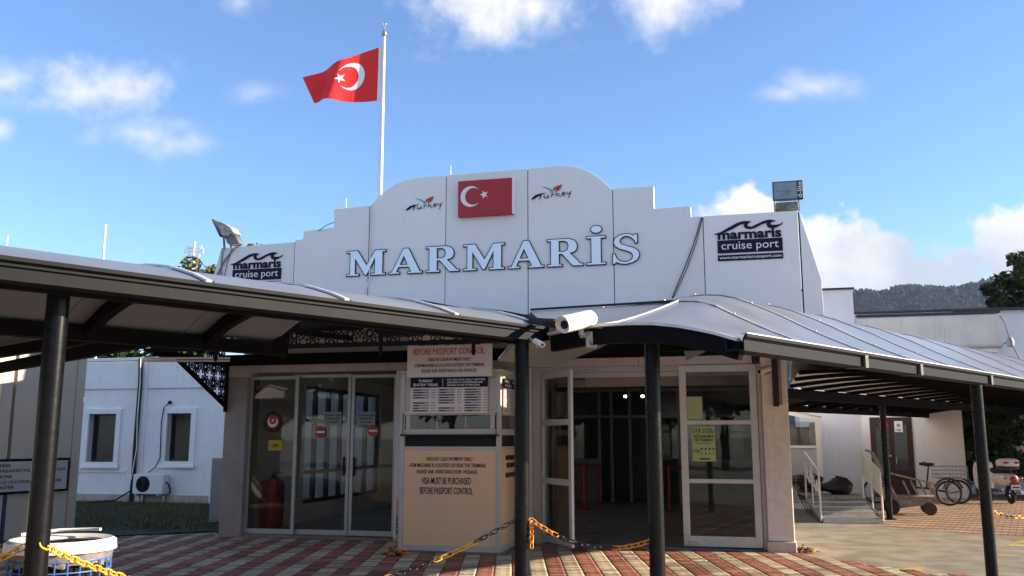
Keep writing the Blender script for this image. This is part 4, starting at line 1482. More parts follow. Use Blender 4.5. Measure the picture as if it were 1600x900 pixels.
for (u, v, dy, lb) in ((501, 675, .09, 'red no entry disc sticker on the middle sliding door'), (583, 673, .025, 'red no entry disc sticker on the sliding door beside the booth')):
    d, x, z, r = px_disc(u, v, 8.7, dy)
    t = thing('no_entry_sticker', lb, 'sticker', B, (x, dy, z), 'no entry stickers on the sliding doors')
    place_flat(curve_mesh([d], 0, .001), 'disc', RED, t, 0, dy - .003, 0)
    box('bar', WPRINT, t, x - r * .72, x + r * .72, dy - .006, dy - .0045, z - r * .17, z + r * .17)
for (u, v, dy, lb) in ((520, 655, .09, 'grey printed notice on the middle sliding door above its no entry disc'), (572, 655, .025, 'grey printed notice on the sliding door nearest the booth')):
    x, z = B.fy(u, v, dy)
    t = thing('printed_notice', lb, 'notice', B, (x, dy, z))
    box('sheet', mat('greyish_paper', (.30, .30, .31), .7), t, x - .16, x + .16, dy - .003, dy - .001, z - .10, z + .12)
    for k in range(3): text('BU KAPIDAN GİRİŞ' if k == 0 else ('YAPILMAZ LÜTFEN' if k == 1 else 'KULLANIN'), INK, t, x, dy - .0045, z + .05 - k * .055, width=.27 - k * .04, height=.028, bold=.01)
lyr = -.006
def poster(u0, v0, u1, v1, label, lines, m):
    x0, z1 = B.fy(u0, v0, lyr); x1, z0 = B.fy(u1, v1, lyr)
    t = thing('green_poster', label, 'poster', B, (x0, lyr, z0), 'pale green posters on the right glass door')
    box('sheet', m, t, x0, x1, lyr - .003, lyr - .001, z0, z1)
    w, h = x1 - x0, z1 - z0
    for s, fx_, fz_, fw, fhh, al in lines:
        text(s, INK, t, x0 + w * fx_, lyr - .0045, z0 + h * fz_, width=w * fw, height=h * fhh, bold=.02, align=al)
    return t, x0, x1, z0, z1
GRN = mat('pale_green_paper', (.42, .52, .22), .7, var=.04)
poster(1073, 620, 1098, 655, 'plain pale green paper in the top pane of the right door', [('- - - - - -', .5, .8, .8, .02, 'CENTER'), ('- - - - - - -', .5, .68, .8, .02, 'CENTER'), ('- - - -', .45, .56, .7, .02, 'CENTER')], GRN)
pt, x0, x1, z0, z1 = poster(1080.5, 667, 1119, 721, 'green 112 emergency number poster in the middle pane of the right door',
    [('112', .05, .85, .33, .11, 'LEFT'), ('ACİL', .45, .90, .48, .05, 'LEFT'), ('ÇAĞRI', .45, .84, .48, .035, 'LEFT'), ('ACİLDURUMDA', .5, .69, .88, .075, 'CENTER'), ('TEK NUMARA', .5, .585, .82, .075, 'CENTER'), ('112', .05, .25, .26, .10, 'LEFT')], GRN)
w, h = x1 - x0, z1 - z0
ic = MB()
for k in range(4):
    ic.lathe([(0, -.001), (.014, -.001), (.014, .001), (0, .001)], 10, (x0 + w * (.40 + .17 * k), lyr - .0045, z0 + h * .36), 'Y')
    ic.lathe([(0, -.001), (.010, -.001), (.010, .001), (0, .001)], 10, (x0 + w * (.40 + .17 * k), lyr - .0045, z0 + h * .22), 'Y')
ic.box(x0 + w * .05, x1 - w * .05, lyr - .0048, lyr - .0032, z0 + h * .815, z0 + h * .825).box(x0 + w * .3, x0 + w * .75, lyr - .0048, lyr - .0032, z0 + h * .05, z0 + h * .09).box(x0 + w * .2, x0 + w * .8, lyr - .0048, lyr - .0032, z0 + h * .52, z0 + h * .535)
ic.build('icons', INK, pt, smooth=False, kind='stuff')
xw, zw = B.fy(903, 604, .3); xw1, zw1 = B.fy(915, 570, .3)
t = thing('wall_notice', 'small framed notice hanging at the top of the open doorway', 'notice', B, (xw, .3, zw))
box('sheet', mat('dull_paper', (.25, .23, .22), .7), t, X(893, .3), xw1, .28, .29, zw, zw1)
box('picture', mat('dull_print', (.10, .09, .10), .7, var=.4, scale=30), t, X(894, .3), xw1 - .01, .276, .279, zw + .10, zw1 - .01)
text('112', INK, t, (X(893, .3) + xw1) / 2, .275, zw + .02, width=.07, height=.03)


# ------------------------------------------------------------------ surveillance cameras
def cctv(P, aim, L, r, label, m, bracket_to, big=True):
    P, aim = Vector(P), Vector(aim).normalized()
    t = thing('surveillance_camera', label, 'camera', W, P)
    side = aim.cross(Vector((0, 0, 1))).normalized()
    up = side.cross(aim).normalized()
    def ring(d, k=1.0, hood=0.0):
        return [P + aim * d + (side * math.cos(a) + up * math.sin(a)) * r * k for a in [2 * math.pi * q / 24 for q in range(24)]]
    def loft(secs, name, mt, parent, cap0=True, cap1=True):
        vs = [p for s_ in secs for p in s_]
        fs = []
        n = 24
        for i in range(len(secs) - 1):
            for q in range(n): fs.append((i * n + q, i * n + (q + 1) % n, (i + 1) * n + (q + 1) % n, (i + 1) * n + q))
        if cap0: fs.append(tuple(range(n)))
        if cap1: fs.append(tuple((len(secs) - 1) * n + q for q in range(n)))
        return MB().add(vs, fs).build(name, mt, parent)
    body = loft([ring(-L * .5, .6), ring(-L * .48, .9), ring(-L * .40), ring(L * .40), ring(L * .40, .84), ring(L * .36, .80)], 'housing', m, t)
    # sun hood: open half shell reaching past the lens
    vs, fs = [], []
    n = 18
    for d in (-L * .42, L * .44):
        for k in (1.10, 1.04):
            for q in range(n + 1):
                a = R_(-28) + (R_(236)) * q / n
                vs.append(P + aim * (d - (.02 * L * max(0, -math.sin(a)) if d > 0 else 0)) + (side * math.cos(a) + up * math.sin(a)) * r * k)
    N = n + 1
    for q in range(n):
        fs += [(q, q + 1, 2 * N + q + 1, 2 * N + q), (N + q, 3 * N + q, 3 * N + q + 1, N + q + 1), (q, N + q, N + q + 1, q + 1), (2 * N + q, 2 * N + q + 1, 3 * N + q + 1, 3 * N + q)]
    fs += [(0, 2 * N, 3 * N, N), (n, N + n, 3 * N + n, 2 * N + n)]
    MB().add(vs, fs).build('sun_hood', m, t)
    lens = loft([ring(L * .365, .52), ring(L * .395, .52), ring(L * .39, .42), ring(L * .37, .30)], 'lens', BLACK, t)
    loft([ring(L * .372, .29), ring(L * .378, .27)], 'lens_glass', mat('lens_glass', (.02, .02, .03), .05, coat=1), lens)
    Q = P - up * r * 1.0 - aim * L * .10
    K = Vector(bracket_to)
    a = MB().tube([Q, Q - Vector((0, 0, r * .7))], r * .34, 10).bar(Q - Vector((0, 0, r * .7)), K, r * .5, r * .6).build('bracket', mat('stained_bracket', (.5, .47, .43), .6, var=.4, scale=30), t, smooth=False)
    if big:
        box('junction_box', MATS['stained_bracket'], t, K.x - .04, K.x + .05, K.y - .03, K.y + .05, K.z - .10, K.z + .03, bevel=.008)
        MB().tube([P - aim * L * .45 - up * r * .4, P - aim * L * .3 - up * r * 2.6, K - Vector((.05, .03, .08)), K - Vector((0, 0, .05))], .007, 6).build('cable', RUB, t)
    return t


cam_p = aty(901, 503, 7.0)
cctv(cam_p, Vector((-.72, -.66, -.24)), .38, .066, 'large white bullet surveillance camera where the two walkway canopies meet', CREAMW, aty(923, 524, 7.12))
p2 = aty(842, 536, 7.1)
cctv(p2, Vector((.5, -.7, -.35)), .13, .022, 'small white bullet camera tucked under the left gutter end by the post', CREAMW, aty(828, 528, 7.2), False)
p3 = B.w((*[q for q in (B.fy(1193, 578, -.45)[0], -.45)], B.fy(1193, 578, -.45)[1]))
cctv(p3, Vector((-.80, -.52, -.28)), .26, .045, 'small beige surveillance camera at the top of the right pier', mat('aged_cream', (.62, .52, .42), .5), B.w((cx0 + .12, -.13, B.fy(1193, 578, -.45)[1] - .02)), False)
# dark timber batten on the right pier
t = thing('timber_batten', 'peeling dark timber batten on the right pier under the gutter', 'batten', B, (cx1 - .1, -.16, 2.2))
box('batten', mat('peeling_timber', (.04, .022, .02), .7, var=.4, scale=20, bump=.4), t, X(1207, -.18, 600), X(1216, -.18, 600), -.18, -.124, Z(635, -.18, 1212), Z(560, -.18, 1212), bevel=.004)
box('edge_strip', mat('rusty_strip', (.30, .27, .25), .6, var=.3, scale=25), t, X(1216.5, -.18, 600), X(1221, -.18, 600), -.17, -.124, Z(632, -.18, 1212), Z(560, -.18, 1212))

# ------------------------------------------------------------------ chains
def link_mesh_make():
    m = MB()
    L, w, r = .036, .017, .0055
    pts = []
    for k in range(6): a = -math.pi / 2 + math.pi * k / 5; pts.append((L / 2 + w * math.cos(a) * .9, w * math.sin(a), 0))
    for k in range(6): a = math.pi / 2 + math.pi * k / 5; pts.append((-L / 2 + w * math.cos(a) * .9, w * math.sin(a), 0))
    m.tube(pts, r, 5, closed=True)
    out = []
    for mt in (YEL, BLK, YELO):
        me = bpy.data.meshes.new('link')
        me.from_pydata(m.v, [], m.f)
        me.polygons.foreach_set('use_smooth', [True] * len(me.polygons))
        me.materials.append(mt)
        out.append(me)
    return out


LINKS = link_mesh_make()
PITCH_L = .050


def chain(pts, label, start=0, run=7, hue=0):
    """links threaded along a polyline of world points"""
    pts = [Vector(p) for p in pts]
    t = thing('barrier_chain', label, 'chain', W, pts[0], 'yellow and black barrier chains')
    dist, i, acc, k = 0.0, 0, 0.0, 0
    segs = [(b - a).length for a, b in zip(pts[:-1], pts[1:])]
    total = sum(segs)
    while dist < total - .02:
        d0 = dist + PITCH_L / 2
        rem = d0
        for a, b, l in zip(pts[:-1], pts[1:], segs):
            if rem <= l: break
            rem -= l
        p = a + (b - a) * (rem / l)
        d = (b - a).normalized()
        idx = (k + start) // run % 2
        o = bpy.data.objects.new('link', LINKS[1] if idx else LINKS[2 if hue else 0])
        COL.objects.link(o)
        o.parent = t
        q = d.to_track_quat('X', 'Z').to_matrix().to_4x4()
        o.matrix_local = Matrix.Translation(p - pts[0]) @ q @ Matrix.Rotation(R_(45 + (90 if k % 2 else 0)) + random.uniform(-.15, .15), 4, 'X')
        dist += PITCH_L; k += 1
    return t


def cat(p, q, sag, n=16):
    p, q = Vector(p), Vector(q)
    return [p.lerp(q, k / n) - Vector((0, 0, sag * 4 * (k / n) * (1 - k / n))) for k in range(n + 1)]


A_ = G.w((-3.72, 2.15, 0)); B_ = G.w((-.21, 1.87, 0)); C_ = G.w((.30, .94, 0)); D_ = G.w((5.06, .02, 0))
za = aty(92, 852, A_.y - .06).z
chain(cat(A_ + Vector((.04, -.045, aty(92, 851, A_.y - .045).z)), aty(260, 915, A_.y + 1.0), .03), 'yellow and black chain hanging from the near left post down past the litter bin', 0, 15)
chain(cat(A_ + Vector((-.055, -.02, aty(45, 853, A_.y - .02).z)), aty(-60, 890, A_.y + .0), .02), 'short yellow chain from the near left post out of the left edge', 0, 20)
chain(cat(B_ + Vector((-.06, -.03, aty(806, 813, B_.y).z)), aty(560, 915, B_.y - .4), .05), 'yellow and black chain sloping from the middle post across the booth front', 7, 7)
chain(cat(B_ + Vector((.065, -.02, aty(826, 811, B_.y).z)), C_ + Vector((-.06, .0, aty(1010, 846, C_.y).z)), .12), 'orange and black chain sagging between the two middle posts before the doorway', 4, 9, 1)
pb = B_ + Vector((.075, -.03, aty(830, 815, B_.y).z))
chain([pb, pb - Vector((0, 0, .2))], 'short orange chain end hanging straight down at the middle post', 0, 20, 1)
pc_ = B.w((b0 - .035, by + .05, Z(783, by)))
chain([pc_, pc_ - Vector((0, 0, .19))] + [pc_ - Vector((0, 0, k)) for k in (.3, .5, .66)], 'orange and black chain hanging down the left edge of the booth', 0, 5, 1)
chain(cat(D_ + Vector((.05, .04, aty(1557, 797, D_.y).z)), aty(1640, 790, D_.y + .5), .10), 'pale chain sagging from the right foreground post out of the picture', 0, 4)


def chain_heap(c, rx, ry, n, label, hue):
    t = thing('chain_heap', label, 'chain', W, c)
    rnd = random.Random(n)
    for k in range(n):
        a = rnd.uniform(0, 6.28); q = rnd.random() ** .6
        x, y = rx * q * math.cos(a), ry * q * math.sin(a)
        z = .018 + rnd.random() * .10 * (1 - q)
        o = bpy.data.objects.new('link', LINKS[1] if rnd.random() < .48 else LINKS[2 if rnd.random() < hue else 0])
        COL.objects.link(o); o.parent = t
        o.location = (x, y, z)
        o.rotation_euler = (rnd.uniform(-.6, .6), rnd.uniform(-.5, .5), rnd.uniform(0, 6.28))


g = onz(618, 869); chain_heap((g.x, g.y, .014), .19, .10, 90, 'heap of orange and black chain on the paving at the left foot of the booth', .8)
g = onz(1254, 864); chain_heap((g.x, g.y, .014), .20, .10, 80, 'heap of yellow and black chain on the ground beside the right pier', .5)

# ------------------------------------------------------------------ litter bin by the left post
bc = onz(97, 838, .98)
bc = Vector((bc.x, bc.y, 0))
lb = thing('litter_bin', 'white lidded litter bin with blue wire basket behind the near left post', 'bin', W, bc)
RW = mat('white_bin_plastic', (.80, .79, .76), .4, var=.05, scale=8)
MB().lathe([(.235, .955), (.30, .970), (.325, .955), (.33, .90), (.322, .90), (.314, .945), (.235, .935), (.225, .945)], 40, (bc.x, bc.y, 0), ring=True).build('rim', RW, lb)
MB().tube([(bc.x - .29, bc.y + .05, .985), (bc.x - .12, bc.y + .2, 1.0), (bc.x + .10, bc.y + .22, 1.005), (bc.x + .155, bc.y + .2, 1.005)], .010, 8).build('lid_handle', RW, lb)
m = MB()
n = 48
rows = []
for i, z in enumerate((.93, .90, .88, .85, .82)):
    rows.append([(bc.x + (.308 - .004 * i + .010 * math.sin(k * 2.6 + i * 1.3)) * math.cos(2 * math.pi * k / n), bc.y + (.308 - .004 * i + .010 * math.sin(k * 2.6 + i * 1.3)) * math.sin(2 * math.pi * k / n), z + .012 * math.sin(k * 1.7)) for k in range(n)])
m.v = [q for r in rows for q in r]
for i in range(4):
    for k in range(n): m.f.append((i * n + k, i * n + (k + 1) % n, (i + 1) * n + (k + 1) % n, (i + 1) * n + k))
m.build('liner_bag', mat('smoky_liner_film', (.22, .21, .2), .22, var=.2, scale=12, spec=.8), lb)
MB().lathe([(.02, .35), (.25, .35), (.27, .60), (.27, .90), (.262, .90), (.262, .62), (.24, .38), (.02, .38)], 32, (bc.x, bc.y, 0)).build('inner_bag', mat('black_bag_film', (.008, .008, .008), .6, spec=.1), lb)
bl = mat('blue_wire', (.06, .14, .42), .4)
m = MB()
for k in range(26):
    a = 2 * math.pi * k / 26
    m.tube([(bc.x + .285 * math.cos(a), bc.y + .285 * math.sin(a), .08), (bc.x + .30 * math.cos(a), bc.y + .30 * math.sin(a), .85)], .005, 5)
for z in (.08, .24, .40, .52, .62, .72, .785, .85): m.tube([(bc.x + (.285 + .0235 * (z - .08)) * math.cos(2 * math.pi * k / 32), bc.y + (.285 + .0235 * (z - .08)) * math.sin(2 * math.pi * k / 32), z) for k in range(32)], .005, 5, closed=True)
m.build('wire_basket', bl, lb)
MB().lathe([(0, .012), (.27, .012), (.27, .05), (0, .05)], 24, (bc.x, bc.y, 0)).build('base', BLACK, lb)

# ------------------------------------------------------------------ kiosk at the left edge
K1, K0 = onz(115, 838), onz(0, 851)
ka = math.degrees(math.atan2(K1.y - K0.y, K1.x - K0.x))
K = Frame(K1, ka)             # x along the wall towards the far corner (0 at corner), y into the kiosk
ks = thing('kiosk', 'beige panelled kiosk cut off by the left edge of the picture', 'kiosk', K, (-1, 1, 0))
KB = mat('beige_kiosk_panel', (.46, .41, .33), .6, var=.05, scale=1.5, dirt=.08)
ktop = K.fy(120, 556, 0)[1]
kseam = K.fy(112, 700, 0)[0]
box('wall_panel', KB, ks, kseam + .006, 0, 0, 2.4, .05, ktop, bevel=.006)
k2 = K.fy(6, 800, 0)[0]
box('wall_panel', KB, ks, k2 + .03, kseam - .006, .004, 2.4, .05, ktop, bevel=.006)
box('wall_panel', KB, ks, -9.0, k2 - .03, .002, 2.4, .05, ktop, bevel=.006)  # out-of-view run of the kiosk, lengthened to block low sky
box('blue_strip', mat('blue_strip_paint', (.03, .035, .12), .5), ks, k2 - .028, k2 + .028, -.012, .05, .05, K.fy(6, 775, 0)[1])
box('base', mat('dark_kiosk_base', (.05, .05, .05), .8), ks, -9.0, -.01, .01, 2.3, 0, .049)
box('roof', KB, ks, -9.1, .06, -.08, 2.5, ktop + .002, ktop + .05, bevel=.01)
sgt = thing('direction_sign', 'long grey framed direction sign with black lines of text on the kiosk', 'sign', K, (-1, -.03, .7))
sx1, sz1 = K.fy(110, 718, -.05); _, sz0 = K.fy(107, 764, -.05)
box('frame', BLACK, sgt, -3.4, sx1, -.05, -.004, sz0 - .03, sz1 + .03)
box('board', mat('grey_sign_board', (.42, .42, .42), .35, var=.06), sgt, -3.36, sx1 - .045, -.056, -.049, sz0 + .01, sz1 - .01)
hh = (sz1 - sz0)
def kt(s, u0, u1, v, hpx, bold=.015):
    x0, z = K.fy(u0, v, -.058); x1, _ = K.fy(u1, v, -.058)
    text(s, INK, sgt, x0, -.058, z, width=x1 - x0, height=hpx * .0098, bold=bold, align='LEFT')
kt('FREE', 0, 17, 730.5, 5); kt('/PASSAPORT POL', -2, 48, 738.8, 5, .01); kt('POLICE', 84, 102, 735, 4.6, .008)
kt('PHONE', -8, 19, 748, 5); kt('BUS STATION', -4, 47, 757, 5, .004); kt('ON', 85, 95, 752.5, 5, .02); kt('CENTER', -11, 22, 765.5, 5)
y0, zq = K.fy(0, 590, -.02)
t = thing('yellow_framed_notice', 'narrow notice in a yellow green frame at the left edge of the kiosk wall', 'notice', K, (y0, -.02, zq))
qx1, qz0 = K.fy(3, 628, -.02)
_, qz1 = K.fy(3, 585, -.02)
box('frame', mat('yellow_green_frame', (.45, .45, .15), .5), t, qx1 - .5, qx1, -.02, -.003, qz0, qz1)
box('sheet', PAPER, t, qx1 - .47, qx1 - .03, -.024, -.0195, qz0 + .03, qz1 - .03)

# ------------------------------------------------------------------ the white house on the left
hy = 6.26
hs_ = thing('white_house', 'low white rendered house with two narrow windows beyond the lawn', 'house', B, (-9, hy, 0))
hx0, hx1 = -17.5, -4.76
htop = Z(563, hy, 240)
wins = []
for u0, u1, v0, v1 in ((141, 178, 647, 722), (263, 296, 646, 721)):
    xa, zt_ = B.fy(u0, v0, hy); xb, zb_ = B.fy(u1, v1, hy)
    wins.append((xa, xb, zb_, zt_))
# wall with openings
m = MB()
wz0, wz1 = wins[0][2], wins[0][3]
m.box(hx0, hx1, hy, hy + .25, 0, wz0).box(hx0, hx1, hy, hy + .25, wz1, htop)
xs_ = [hx0] + [q for w in wins for q in w[:2]] + [hx1]
for k in range(0, len(xs_), 2): m.box(xs_[k], xs_[k + 1], hy + .0005, hy + .2495, wz0, wz1)
m.build('wall', STUCCO, hs_, smooth=False)
box('wall', STUCCO, hs_, hx0, hx1, hy + 5, hy + 5.2, 0, htop)
box('roof', mat('flat_roof', (.3, .3, .3), .9), hs_, hx0 - .1, hx1, hy + .251, hy + 5.2, htop - .12, htop - .02)
box('coping', STUCCO, hs_, hx0 - .1, hx1, hy - .05, hy + .30, htop + .002, htop + .08, bevel=.01)
zc_ = Z(607, hy, 240)
for a, b in ((hx0, X(212, hy)), (X(226, hy), X(331, hy))):
    box('raised_band', STUCCO, hs_, a, b, hy - .05, hy - .002, zc_, htop - .02, bevel=.008)
box('pilaster', STUCCO, hs_, X(213, hy), X(225, hy), hy - .06, hy - .002, 0, htop - .02, bevel=.008)
box('pilaster', STUCCO, hs_, X(332, hy), X(356, hy), hy - .06, hy - .002, 0, htop - .02, bevel=.008)
box('sill_band', STUCCO, hs_, hx0, X(200, hy), hy - .03, hy - .002, Z(738, hy, 160), Z(733, hy, 160))
box('plinth', mat('stained_plinth', (.48, .43, .38), .9, var=.15, dirt=.3), hs_, hx0, hx1, hy - .035, hy - .003, 0, Z(773, hy, 240), bevel=.006)
for xa, xb, z0, z1 in wins:
    w = MB()
    f = .14
    w.box(xa - f, xa, hy - .05, hy + .12, z0 - .12, z1 + .13).box(xb, xb + f, hy - .05, hy + .12, z0 - .12, z1 + .13).box(xa, xb, hy - .049, hy + .119, z1, z1 + .129).box(xa, xb, hy - .049, hy + .119, z0 - .119, z0)
    wo = w.build('window_surround', STUCCO, hs_, smooth=False, bevel=.006)
    box('sill', STUCCO, wo, xa - f - .04, xb + f + .04, hy - .10, hy - .051, z0 - .16, z0 - .10, bevel=.006)
    s = MB()
    fw = .05
    s.box(xa + .005, xa + fw, hy + .14, hy + .19, z0, z1).box(xb - fw, xb - .005, hy + .14, hy + .19, z0, z1).box(xa + fw, xb - fw, hy + .141, hy + .189, z1 - fw, z1).box(xa + fw, xb - fw, hy + .141, hy + .189, z0, z0 + fw)
    s.build('frame', mat('brown_window_frame', (.06, .035, .03), .5), wo, smooth=False)
    box('pane', mat('dark_window_glass', (.012, .014, .018), .12, spec=.35), wo, xa + fw, xb - fw, hy + .16, hy + .166, z0 + fw, z1 - fw)
    box('blind', mat('grey_blind', (.25, .26, .28), .7), wo, xa + .14, xb - .04, hy + .205, hy + .212, z0 + .05, z1 - .18)
# split air conditioner
ac = thing('air_conditioner', 'white air conditioner outdoor unit on the white house wall', 'air conditioner', B, (X(238, hy - .3), hy - .3, Z(773, hy - .3, 238)))
ax0, ax1 = X(211, hy - .33), X(258, hy - .33)
az0, az1 = Z(772.5, hy - .33, 235), Z(741, hy - .33, 235)
box('casing', mat('white_casing', (.70, .71, .72), .45, var=.04), ac, ax0, ax1, hy - .33, hy - .07, az0, az1, bevel=.02)
axc, azc = ax0 + (ax1 - ax0) * .34, (az0 + az1) / 2
rr = (az1 - az0) * .40
MB().lathe([(0, hy - .325), (rr, hy - .325), (rr, hy - .336), (rr * .94, hy - .342), (rr * .9, hy - .333), (0, hy - .333)], 28, (axc, 0, azc), 'Y').build('fan_opening', BLACK, ac)
m = MB()
for k in range(3, 9):
    q = rr * k / 9.5
    m.tube([(axc + q * math.cos(2 * math.pi * j / 24), hy - .34, azc + q * math.sin(2 * math.pi * j / 24)) for j in range(24)], .004, 4, closed=True)
m.build('fan_grille', RUB, ac, kind='stuff')
for x in (ax0 + .12, ax1 - .12): MB().box(x - .02, x + .02, hy - .34, hy - .06, az0 - .04, az0 - .003).box(x - .02, x + .02, hy - .09, hy - .062, az0 - .2, az0 - .041).build('wall_bracket', STEEL, ac, smooth=False)
MB().tube([(ax1 - .01, hy - .2, azc + .05), (ax1 + .07, hy - .2, azc), (ax1 + .09, hy - .15, azc - .15), (ax1 + .03, hy - .08, azc - .22)], .02, 8).build('pipe_loop', RUB, ac)
# cables on the white house
t = thing('cable_bundle', 'thick black cable bundle running down the white house beside the air conditioner', 'cable', B, (X(212, hy - .1), hy - .1, 0))
pts = [B.fy(u, v, hy - .12) for u, v in ((220, 560), (219, 600), (215, 650), (211, 700), (208, 750), (204, 786))]
MB().tube([(x, hy - .12, z) for x, z in pts], .055, 8).build('bundle', RUB, t)
MB().tube([(x + .04, hy - .18, z) for x, z in pts[:3]] + [(pts[3][0] + .09, hy - .18, pts[3][1]), (pts[4][0] - .02, hy - .18, pts[4][1])], .012, 6).build('pale_cable', WHITEF, t)
MB().tube([(pts[-2][0], hy - .15, pts[-2][1] - .25), (pts[-1][0] - .25, hy - .4, .09), (pts[-1][0] - .9, hy - .6, .05)], .02, 6).build('loose_end', RUB, t)
t = thing('wall_cable', 'thin black cable from the wall down to the air conditioner', 'cable', B, (X(265, hy), hy, 2))
pts = [B.fy(u, v, hy - .08) for u, v in ((265, 629), (256, 637), (252, 660), (251, 690), (250, 715), (243, 730), (232, 738))]
MB().tube([(x, hy - .08, z) for x, z in pts], .014, 6).build('cable', RUB, t)
MB().lathe([(0, -.02), (.05, -.02), (.05, .02), (0, .02)], 10, (pts[0][0], hy - .07, pts[0][1]), 'Y').build('wall_gland', RUB, t)
# grey cabinet in front
cb = B.gz(345, 821)
gy = cb.y
t = thing('grey_cabinet', 'plain grey metal cabinet beside the left pier of the terminal', 'cabinet', B, (cb.x, gy, 0))
GC = mat('grey_cabinet_paint', (.30, .30, .32), .6, var=.05)
box('body', GC, t, X(332, gy), X(372, gy), gy, gy + .4, .05, Z(716, gy, 345), bevel=.008)
box('door', GC, t, X(334, gy), X(366, gy), gy - .012, gy - .002, .1, Z(719, gy, 345), bevel=.004)
box('foot', BLACK, t, X(333, gy), X(371, gy), gy + .03, gy + .37, 0, .049)


# ------------------------------------------------------------------ flagpole and flag
py_ = 1.4
fpx, fzt = B.fy(600.5, 57, py_)
fpo = thing('flagpole', 'tall white flagpole with brass finial rising behind the parapet', 'flagpole', B, (fpx, py_, 3.4))
MB().tube([(fpx, py_, 3.42), (fpx, py_, 6.0), (fpx, py_, fzt)], [.042, .038, .028], 14).build('pole', mat('white_pole_enamel', (.78, .77, .75), .35, var=.05, scale=6), fpo)
MB().lathe([(0, 0), (.028, 0), (.052, .03), (.055, .07), (.03, .11), (.012, .16), (.008, .22), (0, .23)], 14, (fpx, py_, fzt)).build('finial', mat('dull_brass', (.45, .33, .18), .4, .7), fpo)
MB().tube([(fpx + .03 * math.cos(a), py_, fzt + .255 + .03 * math.sin(a)) for a in [R_(-230 + 280 * k / 10) for k in range(11)]], .006, 5).build('crescent_tip', MATS['dull_brass'], fpo)
MB().tube([(fpx - .05, py_, 3.6), (fpx - .065, py_, 5.2), (fpx - .055, py_, fzt - .05)], .004, 5).build('halyard', WHITEF, fpo)
MB().box(fpx - .06, fpx - .03, py_ - .02, py_ + .02, 5.78, 5.92).build('cleat', BLACK, fpo, smooth=False)
fc = {k: B.fy(u, v, py_) for k, (u, v) in dict(th=(595, 72), bh=(592, 157), tf=(486, 131), bf=(498, 166)).items()}


def flagP(u, v, off=0.0):
    a = [fc['bh'][i] * (1 - u) + fc['bf'][i] * u for i in (0, 1)]
    b = [fc['th'][i] * (1 - u) + fc['tf'][i] * u for i in (0, 1)]
    x, z = a[0] * (1 - v) + b[0] * v, a[1] * (1 - v) + b[1] * v
    y = py_ + off + .11 * math.sin(u * 7.5 + v * 1.6) * (.15 + u) + .05 * math.sin(u * 15 + 3 * v) * u - .35 * u
    z += .02 * math.sin(u * 9 + 1) * u - .03 * math.sin(math.pi * u) * (1 - v)
    return (x, y, z)


fl = thing('national_flag', 'red Turkish flag with white crescent and star flying from the flagpole', 'flag', B, (fpx, py_, fc['th'][1]))
FR = mat('red_flag_cloth', (.72, .018, .02), .7, var=.05, scale=6)
nu, nv = 40, 20
m = MB()
m.v = [flagP(i / nu, j / nv, o) for o in (-.002, .002) for i in range(nu + 1) for j in range(nv + 1)]
K_ = (nu + 1) * (nv + 1)
for i in range(nu):
    for j in range(nv):
        a = i * (nv + 1) + j
        q = (a, a + 1, a + nv + 2, a + nv + 1)
        m.f += [q, tuple(x + K_ for x in reversed(q))]
m.build('cloth', FR, fl)
m = MB()
m.v = [flagP(u, j / nv, o) for o in (-.004, .004) for u in (-.012, .028) for j in range(nv + 1)]
for o in (0, 2 * (nv + 1)):
    for j in range(nv): m.f.append((o + j, o + j + 1, o + nv + 1 + j + 1, o + nv + 1 + j))
m.build('hoist_band', WPRINT, fl)


def on_flag(name, outer, inner):
    m = MB()
    n = len(outer)
    for o in (-.006, .006):
        k = len(m.v)
        for (a, b) in zip(outer, inner):
            m.v += [flagP(*a, o), flagP(*b, o)]
        for i in range(n - 1): m.f.append((k + 2 * i, k + 2 * i + 1, k + 2 * i + 3, k + 2 * i + 2))
    m.build(name, WPRINT, fl)


cu_, cv_, ru, rv = .385, .56, .175, .30
arc = [R_(38 + 284 * k / 40) for k in range(41)]
o_ = [(cu_ - ru * -math.cos(a), cv_ + rv * math.sin(a)) for a in arc]
i_ = []
for a in arc:
    f_ = .80
    i_.append((cu_ + .045 + ru * f_ * math.cos(a), cv_ + rv * f_ * math.sin(a)))
i_[0] = o_[0]; i_[-1] = o_[-1]
on_flag('crescent', o_, i_)
ss_ = star(0, 0, 1, R_(0))
sp_ = [(cu_ + .135 + .075 * x, cv_ - .0 + .13 * z) for x, z in ss_] 
sp_.append(sp_[0])
on_flag('star', sp_, [(cu_ + .135, cv_)] * len(sp_))

# ------------------------------------------------------------------ floodlights on the parapet
yf = PY0 + .05
x0, z0 = B.fy(1207, 316, yf); x1, z1 = B.fy(1254, 282, yf)
t = thing('floodlight', 'square floodlight with glass front and gear box above the right parapet sign', 'floodlight', B, ((x0 + x1) / 2, yf, 4.98), 'floodlights on the parapet')
HB = mat('grey_lamp_casting', (.20, .20, .19), .5, .4, var=.2, scale=10)
m = MB()
m.add([(x0, yf - .05, z0), (x1, yf - .05, z0), (x1, yf - .05, z1), (x0, yf - .05, z1), (x0 + .08, yf + .22, z0 + .06), (x1 - .06, yf + .22, z0 + .06), (x1 - .06, yf + .22, z1 - .1), (x0 + .08, yf + .22, z1 - .1)], [(0, 1, 2, 3), (4, 7, 6, 5), (0, 4, 5, 1), (1, 5, 6, 2), (2, 6, 7, 3), (3, 7, 4, 0)])
m.build('housing', HB, t, smooth=False, bevel=.012)
xg = x0 + (x1 - x0) * .80
box('reflector', mat('lamp_reflector', (.55, .58, .58), .3, .6, var=.15, scale=6), t, x0 + .03, xg - .01, yf - .056, yf - .051, z0 + .03, z1 - .03)
MB().tube([(x0 + .07, yf - .062, (z0 + z1) / 2), (xg - .05, yf - .062, (z0 + z1) / 2)], .012, 8).build('lamp_tube', WPRINT, t)
